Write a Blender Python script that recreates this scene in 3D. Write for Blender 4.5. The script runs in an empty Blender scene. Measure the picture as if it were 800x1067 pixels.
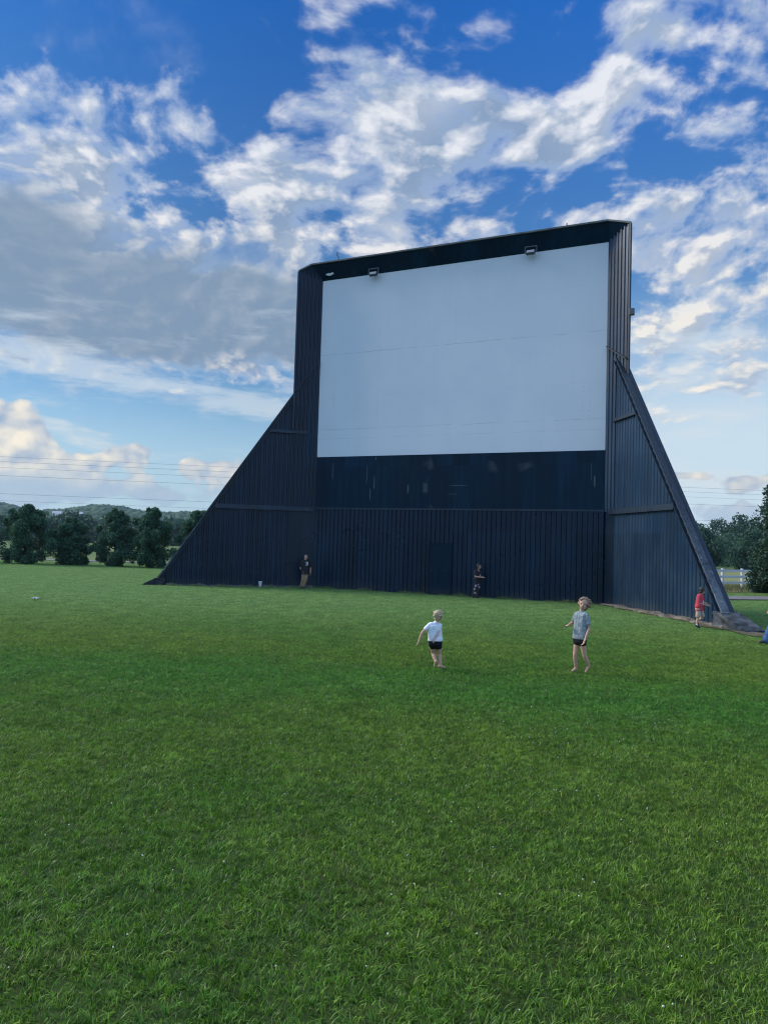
import bpy, bmesh, math, random
import numpy as np
from mathutils import Vector, Matrix

R = math.radians
random.seed(7)
rng = np.random.default_rng(7)
scene = bpy.context.scene
COL = scene.collection

# ------------------------------------------------------------------ camera, exposure
CAM_H = 2.3
PITCH, ROLL = 0.0440, 0.0302
cam_d = bpy.data.cameras.new('camera')
cam = bpy.data.objects.new('camera', cam_d)
COL.objects.link(cam)
cam_d.sensor_fit = 'VERTICAL'
cam_d.sensor_height = 36.0
cam_d.lens = 26.0
cam_d.clip_end = 12000
cam_d.clip_start = 0.05
cp, sp, cr, sr = math.cos(PITCH), math.sin(PITCH), math.cos(ROLL), math.sin(ROLL)
fw, up0, rt0 = Vector((0, cp, sp)), Vector((0, -sp, cp)), Vector((1, 0, 0))
rt = cr * rt0 + sr * up0
up = -sr * rt0 + cr * up0
cam.matrix_world = Matrix(((rt.x, up.x, -fw.x, 0), (rt.y, up.y, -fw.y, 0), (rt.z, up.z, -fw.z, CAM_H), (0, 0, 0, 1)))
scene.camera = cam
scene.view_settings.view_transform = 'Standard'
scene.view_settings.look = 'None'
scene.view_settings.exposure = 0.25
scene.view_settings.gamma = 1.0
scene.view_settings.use_curve_mapping = False
scene.render.engine = 'CYCLES'
scene.cycles.use_denoising = True
scene.cycles.filter_width = 1.15
scene.cycles.max_bounces = 8
scene.cycles.transparent_max_bounces = 8
scene.cycles.sample_clamp_indirect = 4.0

SUN_EL, SUN_AZ = 36.0, -68.0      # degrees; azimuth from +Y (away from the camera) towards +X


# ------------------------------------------------------------------ node helpers
class NX:
    """tiny expression wrapper round shader math nodes"""
    tree = None

    def __init__(self, sock): self.s = sock

    @staticmethod
    def m(op, *a, clamp=False):
        n = NX.tree.nodes.new('ShaderNodeMath'); n.operation = op; n.use_clamp = clamp
        for i, v in enumerate(a):
            if isinstance(v, NX): NX.tree.links.new(v.s, n.inputs[i])
            else: n.inputs[i].default_value = v
        return NX(n.outputs[0])

    def __add__(a, b): return NX.m('ADD', a, b)
    __radd__ = __add__
    def __sub__(a, b): return NX.m('SUBTRACT', a, b)
    def __rsub__(a, b): return NX.m('SUBTRACT', b, a)
    def __mul__(a, b): return NX.m('MULTIPLY', a, b)
    __rmul__ = __mul__
    def __truediv__(a, b): return NX.m('DIVIDE', a, b)
    def ma(a, b, c): return NX.m('MULTIPLY_ADD', a, b, c)
    def clamp(a): return NX.m('ADD', a, 0.0, clamp=True)

    def smooth(a, lo, hi, t0=0.0, t1=1.0):
        n = NX.tree.nodes.new('ShaderNodeMapRange'); n.interpolation_type = 'SMOOTHSTEP'
        NX.tree.links.new(a.s, n.inputs[0])
        for i, v in zip((1, 2, 3, 4), (lo, hi, t0, t1)): n.inputs[i].default_value = v
        return NX(n.outputs[0])


def comb(x, y, z):
    n = NX.tree.nodes.new('ShaderNodeCombineXYZ')
    for i, v in enumerate((x, y, z)):
        if isinstance(v, NX): NX.tree.links.new(v.s, n.inputs[i])
        else: n.inputs[i].default_value = v
    return n.outputs[0]


def sepxyz(sock):
    n = NX.tree.nodes.new('ShaderNodeSeparateXYZ'); NX.tree.links.new(sock, n.inputs[0])
    return [NX(o) for o in n.outputs]


def noise(vec, scale, detail=4, rough=0.5, dist=0.0, lac=2.0, color=False, dim='3D'):
    n = NX.tree.nodes.new('ShaderNodeTexNoise')
    n.noise_dimensions = dim
    n.inputs['Scale'].default_value = scale; n.inputs['Detail'].default_value = detail
    n.inputs['Roughness'].default_value = rough; n.inputs['Distortion'].default_value = dist
    n.inputs['Lacunarity'].default_value = lac
    if vec is not None: NX.tree.links.new(vec, n.inputs['Vector'])
    return n.outputs['Color'] if color else NX(n.outputs['Fac'])


def mixc(f, a, b, mode='MIX'):
    n = NX.tree.nodes.new('ShaderNodeMix'); n.data_type = 'RGBA'; n.blend_type = mode
    if isinstance(f, NX): NX.tree.links.new(f.s, n.inputs[0])
    else: n.inputs[0].default_value = f
    for i, v in ((6, a), (7, b)):
        if isinstance(v, (tuple, list)): n.inputs[i].default_value = (*v[:3], 1)
        else: NX.tree.links.new(v, n.inputs[i])
    return n.outputs[2]


# ------------------------------------------------------------------ world: Nishita sky + clouds by direction
world = bpy.data.worlds.new('World')
scene.world = world
world.use_nodes = True
world.cycles.sampling_method = 'MANUAL'
world.cycles.sample_map_resolution = 512
wt = world.node_tree
wt.nodes.clear()
NX.tree = wt
sky = wt.nodes.new('ShaderNodeTexSky')
sky.sky_type = 'NISHITA'; sky.sun_disc = False
sky.sun_elevation = R(SUN_EL); sky.sun_rotation = R(SUN_AZ)
sky.altitude = 200; sky.air_density = 1.0; sky.dust_density = 0.6; sky.ozone_density = 1.5
tc = wt.nodes.new('ShaderNodeTexCoord')
dx, dy, dz = sepxyz(tc.outputs['Generated'])
az = NX.m('ARCTAN2', dx, dy) * 57.29578
el = NX.m('ARCSINE', dz) * 57.29578
elc = NX.m('MAXIMUM', el, 0.0)
# flat cloud deck coordinates (perspective to the horizon)
den = NX.m('MAXIMUM', dz, 0.0) + 0.30
pvec = comb(dx / den, dy / den, 0.0)
wn = noise(pvec, 1.6, 3, 0.5, color=True, dim='2D')
def vadd(a, b, k):
    s = wt.nodes.new('ShaderNodeVectorMath'); s.operation = 'MULTIPLY_ADD'
    wt.links.new(b, s.inputs[0]); s.inputs[1].default_value = (k, k, k); wt.links.new(a, s.inputs[2])
    return s.outputs[0]
def vconst(a, c):
    s = wt.nodes.new('ShaderNodeVectorMath'); s.operation = 'ADD'
    wt.links.new(a, s.inputs[0]); s.inputs[1].default_value = c
    return s.outputs[0]
pw = vadd(pvec, wn, 0.22)
# cloud masses by their place in the sky: (azimuth, elevation, half width, half height, tilt, strength), degrees
MAIN = [
    (-22.63, 17.37, 14.62, 4.67, 0, 0.42),
    (-26.0, 21.46, 7.77, 4.05, 0, 0.3),
    (-11.53, 15.28, 8.86, 2.73, 0, 0.25),
    (-25.04, 26.61, 7.23, 2.72, 0, 0.16),
    (-19.26, 29.43, 4.88, 2.17, 20, 0.14),
    (-13.58, 28.56, 6.62, 2.83, 0, 0.18),
    (-2.45, 30.08, 9.86, 3.93, 0, 0.24),
    (4.35, 31.34, 6.73, 3.31, 20, 0.2),
    (-4.51, 24.79, 6.81, 2.79, 0, 0.2),
    (1.59, 23.73, 6.01, 1.91, 0, 0.24),
    (9.54, 33.39, 7.94, 3.14, 25, 0.2),
    (16.8, 31.7, 7.99, 2.91, 28, 0.3),
    (20.17, 34.91, 4.58, 2.44, 30, 0.2),
    (13.97, 31.71, 4.91, 1.74, 28, 0.2),
    (8.88, 30.64, 4.4, 1.69, 15, 0.14),
    (18.16, 33.14, 4.04, 1.76, 32, 0.16),
    (11.26, 24.21, 5.7, 1.13, 10, 0.22),
    (6.82, 24.99, 2.97, 1.56, 0, 0.2),
    (-11.97, 25.44, 2.93, 1.34, -10, 0.22),
    (-17.53, 22.57, 4.93, 1.11, -15, 0.12),
    (-15.95, 32.71, 2.14, 0.84, 30, 0.12),
    (26.01, 33.39, 3.01, 2.89, 40, 0.12),
    (25.46, 27.17, 3.61, 3.26, 30, 0.14),
    (24.27, 21.52, 6.54, 2.69, 25, 0.34),
    (21.11, 17.44, 5.66, 2.88, 25, 0.34),
    (16.9, 27.04, 1.24, 0.59, 0, 0.2),
    (21.2, 10.1, 9.64, 4.05, 0, 0.1),
    (-22.87, 33.52, 23.98, 2.99, 0, -0.45),
    (0.32, 36.72, 9.12, 3.41, 0, -0.25),
    (-6.39, 33.25, 4.56, 2.13, 0, -0.1),
    (-16.13, 22.44, 5.0, 3.08, 0, -0.13),
    (-12.49, 20.93, 5.87, 1.61, -10, -0.14),
    (15.51, 26.39, 5.48, 1.49, 0, -0.14),
    (19.64, 26.57, 2.65, 2.3, 0, -0.12),
    (-19.59, 8.32, 18.63, 3.09, 0, -0.45),
    (20.97, 26.7, 3.87, 2.28, 40, -0.1),
    (18.35, 22.77, 3.99, 1.85, 0, -0.1),
    (-24.0, 5.91, 13.53, 4.03, 0, -0.3),
    (22.55, 5.28, 8.86, 3.42, 0, -0.35)
]
LOW = [
    (-27.17, 6.04, 1.68, 2.62, 0, 1.15),
    (-25.34, 5.53, 1.48, 2.13, 0, 1.0),
    (-26.33, 3.38, 3.7, 1.2, 0, 0.7),
    (-22.71, 5.18, 1.15, 0.82, 0, 0.62),
    (-20.66, 5.46, 0.99, 0.97, 0, 0.72),
    (-18.61, 5.6, 1.08, 1.19, 0, 0.75),
    (-14.96, 5.25, 1.26, 0.86, 0, 0.7),
    (-12.71, 5.3, 1.43, 0.94, 0, 0.72),
    (-19.37, 3.3, 9.02, 0.98, 0, 0.5),
    (-8.22, 4.7, 4.42, 1.47, 0, 0.5),
    (25.96, 5.05, 1.43, 0.73, 0, 0.8),
    (22.23, 5.49, 2.14, 0.41, 0, 0.5),
    (25.67, 3.25, 4.64, 0.94, 0, 0.5),
    (-0.06, 4.63, 6.68, 1.63, 0, 0.5),
    (11.7, 4.88, 6.26, 1.6, 0, 0.5),
    (-30.99, 4.68, 2.82, 1.9, 0, 0.8),
    (30.86, 5.18, 2.67, 1.27, 0, 0.7)
]
GREY = [
    (-24.5, 16.44, 15.77, 3.86, -2, 1.15),
    (-9.0, 15.82, 8.2, 2.47, -8, 0.95),
    (-27.24, 21.8, 4.99, 2.87, 0, 0.85),
    (-17.18, 15.09, 11.51, 2.01, -4, 0.6),
    (-11.67, 18.69, 4.4, 1.99, 0, 0.3)
]
LIT = [
    (0.85, 23.19, 6.76, 1.16, 8, 0.9),
    (6.82, 24.99, 3.7, 0.88, 0, 0.9),
    (20.44, 18.15, 3.87, 3.19, 20, 0.7),
    (-20.66, 30.01, 2.72, 1.4, 0, 0.7),
    (-11.62, 25.79, 3.24, 1.09, 0, 0.9),
    (14.13, 24.79, 2.81, 0.86, 0, 0.8),
    (4.32, 32.19, 4.52, 1.65, 30, 0.5),
    (17.49, 32.16, 4.07, 2.11, 30, 0.5),
    (-5.44, 29.04, 3.79, 1.17, 0, 0.6),
    (-24.89, 24.05, 3.2, 0.81, 0, 0.3),
    (-20.25, 22.47, 3.4, 0.85, 0, 0.4),
    (24.89, 22.05, 3.04, 1.79, 0, 0.6)
]
STREAK = [
    (-20.37, 10.87, 15.59, 0.88, -5, 0.34),
    (-11.35, 10.64, 8.83, 0.92, -8, 0.34),
    (-24.3, 12.24, 9.28, 0.65, -4, 0.3),
    (-22.15, 7.08, 5.3, 0.55, -8, 0.5),
    (-22.19, 7.76, 3.94, 0.27, -9, 0.3),
    (-26.19, 12.97, 7.69, 1.41, -4, 0.3),
    (24.98, 11.93, 6.95, 3.9, 15, 0.3),
    (22.42, 16.04, 5.54, 1.94, 20, 0.2),
    (21.9, 5.63, 5.54, 0.96, -4, 0.3),
    (23.09, 13.7, 3.71, 0.66, 30, 0.4),
    (21.19, 11.46, 3.19, 0.54, 20, 0.35),
    (25.62, 9.26, 2.97, 0.53, 15, 0.3)
]
gen = tc.outputs['Generated']


def blobs(lst, warp_scale, warp_amp, detail=5):
    wx, wy, wz = sepxyz(noise(gen, warp_scale, detail, 0.58, color=True))
    azd = az + (wx - 0.5) * warp_amp
    eld = el + (wy - 0.5) * warp_amp
    acc = None
    for a, e, sa, se, t, k in lst:
        ca, sa_ = math.cos(R(t)), math.sin(R(t))
        x = azd - a
        y = eld - e
        xr = x * (ca / sa) + y * (sa_ / sa)
        yr = y * (ca / se) - x * (sa_ / se)
        g = NX.m('EXPONENT', (xr * xr + yr * yr) * -1.0) * k
        acc = g if acc is None else acc + g
    return acc


def vmix(fac, a, b): return mixc(fac, a, b)


# high broken deck: fractal noise with rounded heaps in it
def heaps(vec, scale, detail=2.0):
    n = wt.nodes.new('ShaderNodeTexVoronoi')
    n.voronoi_dimensions = '2D'
    n.feature = 'SMOOTH_F1'
    n.inputs['Scale'].default_value = scale
    n.inputs['Detail'].default_value = detail
    n.inputs['Roughness'].default_value = 0.55
    n.inputs['Smoothness'].default_value = 0.35
    n.normalize = True
    wt.links.new(vec, n.inputs['Vector'])
    return 1.0 - NX(n.outputs['Distance'])


OFF = (-0.022, -0.026, 0.0)
pw2 = vadd(pw, noise(pvec, 7.0, 4, 0.6, color=True, dim='2D'), 0.10)
h1 = heaps(pw2, 10.0)
h2 = heaps(vconst(pw2, OFF), 10.0)
f1 = noise(pw, 6.2, 10, 0.56, dim='2D')
f2 = noise(vconst(pw, OFF), 6.2, 6, 0.56, dim='2D')
bias = blobs(MAIN, 6.0, 7.0)
big = noise(pvec, 2.6, 2, 0.5, dim='2D')
cl0 = (f1 - 0.5) * 2.1 + (h1 - 0.62) * 0.55 + (big - 0.5) * 0.35
d1 = cl0 + 0.47 - el.smooth(6.0, 14.0, 0.40, 0.0) + bias * 0.88 + dy.smooth(-0.5, 0.1, -0.35, 0.0)
grey = blobs(GREY, 5.0, 7.0)
soft = noise(pw, 3.4, 5, 0.52, dim='2D') - 0.5
gcov = (grey + cl0 * 0.30 + soft * 1.0).smooth(0.08, 0.80)
cov = NX.m('MAXIMUM', d1.smooth(0.40, 0.88), gcov)
thick = d1.smooth(0.55, 1.0)
relief = (f1 - f2) * 2.9 + (h1 - h2) * 1.8
S = 1.0 / (0.10 * 1.19)


def scl(c): return mixc(1.0, c, (S, S, S), 'MULTIPLY')


# clear air: the sky model, deepened overhead and paler low down
t1 = mixc(el.smooth(4.0, 16.0), (0.62, 0.78, 0.90), (0.34, 0.58, 0.80))
t2 = mixc(el.smooth(15.0, 44.0), t1, (0.062, 0.455, 1.08))
base = mixc(1.0, sky.outputs[0], t2, 'MULTIPLY')
lift = az.smooth(-12.0, 26.0, 1.0, 1.55)
base = mixc(1.0, base, comb(lift * 0.96, lift, lift * 0.96), 'MULTIPLY')
base = mixc(el.smooth(2.0, 13.0, 0.75, 0.0), base, scl((0.46, 0.62, 0.77)))
veil = az.smooth(9.0, 22.0) * el.smooth(8.0, 21.0, 0.85, 0.0)
base = mixc(veil, base, scl((0.64, 0.77, 0.86)))
# shaded bodies blue-grey, lit heaps white, warmer towards the horizon
shade = mixc(thick, (0.38, 0.51, 0.74), (0.26, 0.365, 0.54))
gk = (grey + cl0 * 0.25 + soft * 1.3).smooth(0.10, 0.95)
shade = mixc(gk, shade, (0.225, 0.320, 0.450))
shade = mixc(veil * 0.75, shade, (0.60, 0.70, 0.80))
lit = mixc(el.smooth(12.0, 30.0), (0.93, 0.88, 0.80), (0.84, 0.86, 0.91))
rl = ((relief + 0.10) * (1.5 - gk * 1.35)).clamp()
rl = (rl + soft.smooth(0.05, 0.25) * gk * 0.16).clamp()
rl = (rl + (d1.smooth(0.44, 0.62) * d1.smooth(0.60, 0.80, 1.0, 0.0)) * 0.22 * (1.0 - gk)).clamp()
rl = (rl + blobs(LIT, 6.0, 6.0) * (h1 * 0.9 + f1 * 1.4 - 0.75)).clamp()
cc = mixc(rl, shade, lit)
c1 = mixc(cov * 0.95, base, scl(cc))
# thin streaks
sv = comb(az * 0.05, el * 0.33, 0.0)
sn = (noise(vadd(sv, wn, 0.45), 2.4, 7, 0.62, dim='2D') - 0.5) * 1.7 + 0.5
st = (sn + blobs(STREAK, 3.0, 4.0)).smooth(0.58, 1.20)
st = st * el.smooth(15.0, 23.0, 1.0, 0.0)
c2 = mixc(st * 0.62, c1, scl(mixc(el.smooth(3.0, 14.0), (0.80, 0.80, 0.76), (0.62, 0.72, 0.82))))
# heaped clouds along the horizon
cv = comb(az * 0.16, el * 0.20, 0.0)
cvw = vadd(cv, noise(cv, 3.0, 4, 0.6, color=True, dim='2D'), 0.16)
q1 = heaps(cvw, 1.9, 2.0)
q2 = heaps(vconst(cvw, (-0.08, 0.11, 0.0)), 1.9, 2.0)
bn = noise(cv, 1.3, 6, 0.6, dim='2D')
dl = blobs(LOW, 9.0, 1.6, 5) + (bn - 0.5) * 0.7 + (q1 - 0.6) * 0.75
cl = dl.smooth(0.36, 0.52)
lowb = el.smooth(2.6, 5.4)
lb = (((q1 - q2) * 2.2 + (dl.smooth(0.36, 0.75) * 0.25 + 0.32)) * (lowb * 0.9 + 0.1)).clamp()
lc = mixc(lb, (0.34, 0.45, 0.62), (1.0, 0.91, 0.74))
c3 = mixc(cl * (lowb * 0.35 + 0.6), c2, scl(lc))
c3 = mixc(el.smooth(-2.5, -0.2), (0.6, 0.9, 0.5), c3)
bgn = wt.nodes.new('ShaderNodeBackground')
bgn.inputs[1].default_value = 0.10
# unseen sky overhead and behind the viewer, brightened to light the screen front
back = dy.smooth(-0.45, 0.15, 0.80, 0.0)
zen = el.smooth(40.0, 60.0, 0.0, 0.65)
c3 = mixc(NX.m('MAXIMUM', back, zen) * el.smooth(-1.0, 3.0), c3, scl(mixc(noise(gen, 2.5, 5, 0.6).smooth(0.35, 0.65), (0.30, 0.64, 1.25), (0.76, 1.00, 1.48))))
wt.links.new(c3, bgn.inputs[0])
wo = wt.nodes.new('ShaderNodeOutputWorld')
wt.links.new(bgn.outputs[0], wo.inputs[0])
#SKYEND

# ------------------------------------------------------------------ sun (veiled, low, from the left)
sd = bpy.data.lights.new('sun', 'SUN')
sd.energy = 3.2
sd.angle = R(24)
sd.color = (1.0, 0.95, 0.88)
sun = bpy.data.objects.new('sun', sd)
COL.objects.link(sun)
sdir = Vector((math.sin(R(SUN_AZ)) * math.cos(R(SUN_EL)), math.cos(R(SUN_AZ)) * math.cos(R(SUN_EL)), math.sin(R(SUN_EL))))
sun.rotation_euler = sdir.to_track_quat('Z', 'Y').to_euler()


# ------------------------------------------------------------------ object helpers
def tag(o, label=None, cat=None, group=None, kind=None):
    if label: o['label'] = label
    if cat: o['category'] = cat
    if group: o['group'] = group
    if kind: o['kind'] = kind
    return o


def empty(name, loc=(0, 0, 0), rz=0.0):
    o = bpy.data.objects.new(name, None)
    COL.objects.link(o)
    o.location = loc
    o.rotation_euler = (0, 0, rz)
    o.empty_display_size = 0.3
    return o


def obj(name, bm, mat, parent=None, smooth=False):
    if isinstance(bm, bmesh.types.BMesh):
        me = bpy.data.meshes.new(name)
        bmesh.ops.recalc_face_normals(bm, faces=bm.faces)
        bm.to_mesh(me)
        bm.free()
    else:
        me = bm
        me.name = name
    for m in (mat if isinstance(mat, (list, tuple)) else [mat]):
        me.materials.append(m)
    if smooth:
        for p in me.polygons: p.use_smooth = True
    o = bpy.data.objects.new(name, me)
    COL.objects.link(o)
    if parent is not None: o.parent = parent
    return o


def mesh_np(name, verts, faces_flat, nper):
    """numpy verts (n,3) and faces with nper corners each"""
    me = bpy.data.meshes.new(name)
    nf = len(faces_flat) // nper
    me.vertices.add(len(verts))
    me.vertices.foreach_set('co', np.asarray(verts, np.float32).ravel())
    me.loops.add(len(faces_flat))
    me.loops.foreach_set('vertex_index', np.asarray(faces_flat, np.int32))
    me.polygons.add(nf)
    me.polygons.foreach_set('loop_start', np.arange(0, nf * nper, nper, dtype=np.int32))
    me.update(calc_edges=True)
    return me


def box(bm, x0, x1, y0, y1, z0, z1, bev=0.0):
    m = Matrix.Translation(((x0 + x1) / 2, (y0 + y1) / 2, (z0 + z1) / 2)) @ Matrix.Diagonal((x1 - x0, y1 - y0, z1 - z0, 1))
    r = bmesh.ops.create_cube(bm, size=1.0, matrix=m)
    if bev:
        es = list({e for v in r['verts'] for e in v.link_edges})
        bmesh.ops.bevel(bm, geom=es, offset=bev, segments=1, affect='EDGES')


def prism(bm, poly, off):
    """polygon of 3D points extruded by vector off"""
    a = [bm.verts.new(p) for p in poly]
    b = [bm.verts.new(Vector(p) + Vector(off)) for p in poly]
    n = len(a)
    bm.faces.new(a)
    bm.faces.new(b[::-1])
    for i in range(n):
        bm.faces.new((a[i], b[i], b[(i + 1) % n], a[(i + 1) % n]))


def bar(bm, p0, p1, w, h, upv=(0, 0, 1)):
    p0, p1 = Vector(p0), Vector(p1)
    d = (p1 - p0).normalized()
    s = d.cross(Vector(upv)).normalized()
    u = s.cross(d).normalized()
    poly = [p0 + s * (a * w / 2) + u * (b * h / 2) for a, b in ((-1, -1), (1, -1), (1, 1), (-1, 1))]
    prism(bm, poly, p1 - p0)


def tube(bm, pts, radii, seg=8, cap=True):
    pts = [Vector(p) for p in pts]
    if not isinstance(radii, (list, tuple)): radii = [radii] * len(pts)
    rings = []
    ref = Vector((0.13, 0.21, 0.97))
    for i, p in enumerate(pts):
        d = (pts[min(i + 1, len(pts) - 1)] - pts[max(i - 1, 0)]).normalized()
        s = d.cross(ref)
        if s.length < 1e-3: s = d.cross(Vector((1, 0, 0)))
        s.normalize()
        u = s.cross(d)
        rings.append([bm.verts.new(p + (s * math.cos(2 * math.pi * k / seg) + u * math.sin(2 * math.pi * k / seg)) * radii[i]) for k in range(seg)])
    for a, b in zip(rings, rings[1:]):
        for k in range(seg):
            bm.faces.new((a[k], a[(k + 1) % seg], b[(k + 1) % seg], b[k]))
    if cap:
        bm.faces.new(rings[0][::-1])
        bm.faces.new(rings[-1])


# ------------------------------------------------------------------ materials
def new_mat(name):
    m = bpy.data.materials.new(name)
    m.use_nodes = True
    nt = m.node_tree
    NX.tree = nt
    b = nt.nodes['Principled BSDF']
    return m, nt, b


def setin(b, key, v):
    s = b.inputs[key]
    if isinstance(v, NX): NX.tree.links.new(v.s, s)
    elif isinstance(v, bpy.types.NodeSocket): NX.tree.links.new(v, s)
    elif isinstance(v, (tuple, list)): s.default_value = (*v[:3], 1)
    else: s.default_value = v


def texco(kind='Object'):
    return NX.tree.nodes.new('ShaderNodeTexCoord').outputs[kind]


def world_pos():
    return NX.tree.nodes.new('ShaderNodeNewGeometry').outputs['Position']


def bump(b, h, strength=0.3, dist=0.02):
    n = NX.tree.nodes.new('ShaderNodeBump')
    n.inputs['Strength'].default_value = strength
    n.inputs['Distance'].default_value = dist
    NX.tree.links.new(h.s, n.inputs['Height'])
    NX.tree.links.new(n.outputs[0], b.inputs['Normal'])


def plain(name, col, rough=0.7, var=0.12, scale=6.0, metallic=0.0, spec=0.5, bmp=0.0):
    m, nt, b = new_mat(name)
    co = texco()
    n = noise(co, scale, 5, 0.6)
    lo = tuple(c * (1 - var) for c in col)
    hi = tuple(min(1, c * (1 + var)) for c in col)
    setin(b, 'Base Color', mixc(n.smooth(0.3, 0.7), lo, hi))
    setin(b, 'Roughness', rough)
    setin(b, 'Metallic', metallic)
    setin(b, 'Specular IOR Level', spec)
    if bmp: bump(b, n, bmp, 0.02)
    return m


def leaf_mat(name, a, c, trans=0.25, rough=0.6):
    m, nt, b = new_mat(name)
    geo = nt.nodes.new('ShaderNodeNewGeometry')
    rnd = NX(geo.outputs['Random Per Island'])
    n = noise(geo.outputs['Position'], 0.6, 3, 0.5)
    f = (rnd * 0.6 + n.smooth(0.3, 0.7) * 0.4).clamp()
    colr = mixc(f, a, c)
    setin(b, 'Base Color', colr)
    setin(b, 'Roughness', rough)
    setin(b, 'Specular IOR Level', 0.3)
    t = nt.nodes.new('ShaderNodeBsdfTranslucent')
    nt.links.new(colr, t.inputs[0])
    mx = nt.nodes.new('ShaderNodeMixShader')
    mx.inputs[0].default_value = trans
    nt.links.new(b.outputs[0], mx.inputs[1])
    nt.links.new(t.outputs[0], mx.inputs[2])
    nt.links.new(mx.outputs[0], nt.nodes['Material Output'].inputs[0])
    return m


def turf_colour():
    """lawn colour by place: lush dark-green swathes, drier olive patches, paler far field"""
    p = world_pos()
    x, y, z = sepxyz(p)
    big = noise(p, 0.16, 4, 0.55)
    mid = noise(p, 0.9, 4, 0.6)
    small = noise(p, 5.0, 3, 0.6)
    c = mixc(big.smooth(0.38, 0.62), (0.105, 0.262, 0.030), (0.160, 0.300, 0.036))
    c = mixc(mid.smooth(0.45, 0.75) * 0.22, c, (0.190, 0.265, 0.042))
    # the lush swathe across the field
    t = (y - 12.2 + x * 0.17 + (mid - 0.5) * 3.0) * 0.55
    band = NX.m('EXPONENT', t * t * -1.0)
    c = mixc(band * 0.75, c, (0.070, 0.270, 0.034))
    c = mixc(small.smooth(0.55, 0.8) * 0.35, c, (0.100, 0.190, 0.032))
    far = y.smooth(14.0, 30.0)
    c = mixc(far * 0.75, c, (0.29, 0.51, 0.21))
    pat = noise(p, 1.7, 3, 0.55)
    c = mixc(1.0, c, mixc(pat.smooth(0.3, 0.7), (0.72, 0.76, 0.74), (1.06, 1.05, 1.04)), 'MULTIPLY')
    return c


m_ground, nt, b = new_mat('turf_soil')
tcol = turf_colour()
yy = sepxyz(world_pos())[1]
pn = noise(world_pos(), 0.05, 4, 0.6)
gfar = mixc(pn.smooth(0.4, 0.65), (0.075, 0.135, 0.040), (0.13, 0.165, 0.055))
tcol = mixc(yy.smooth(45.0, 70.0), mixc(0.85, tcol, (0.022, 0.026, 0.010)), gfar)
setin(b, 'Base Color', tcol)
setin(b, 'Roughness', 0.9)
setin(b, 'Specular IOR Level', 0.15)
bump(b, noise(world_pos(), 14.0, 5, 0.7), 0.5, 0.05)

m_grass, nt, b = new_mat('grass_blades')
geo = nt.nodes.new('ShaderNodeNewGeometry')
rnd = NX(geo.outputs['Random Per Island'])
tcol = turf_colour()
tn = noise(geo.outputs['Position'], 13.0, 3, 0.6)
tn2 = noise(geo.outputs['Position'], 4.2, 3, 0.55)
tcol = mixc(1.0, tcol, mixc(tn.smooth(0.32, 0.68), (0.62, 0.66, 0.62), (1.62, 1.46, 1.38)), 'MULTIPLY')
tcol = mixc(tn2.smooth(0.52, 0.74) * 0.40, tcol, (0.25, 0.31, 0.060))
g1 = mixc(rnd, mixc(1.0, tcol, (0.42, 0.55, 0.42), 'MULTIPLY'), mixc(1.0, tcol, (1.45, 1.25, 1.20), 'MULTIPLY'))
g1 = mixc(rnd.smooth(0.95, 0.97) * 0.55, g1, (0.23, 0.20, 0.09))
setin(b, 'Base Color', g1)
setin(b, 'Roughness', 0.5)
setin(b, 'Specular IOR Level', 0.35)
tr = nt.nodes.new('ShaderNodeBsdfTranslucent')
nt.links.new(g1, tr.inputs[0])
mx = nt.nodes.new('ShaderNodeMixShader')
mx.inputs[0].default_value = 0.3
nt.links.new(b.outputs[0], mx.inputs[1])
nt.links.new(tr.outputs[0], mx.inputs[2])
nt.links.new(mx.outputs[0], nt.nodes['Material Output'].inputs[0])


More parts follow.
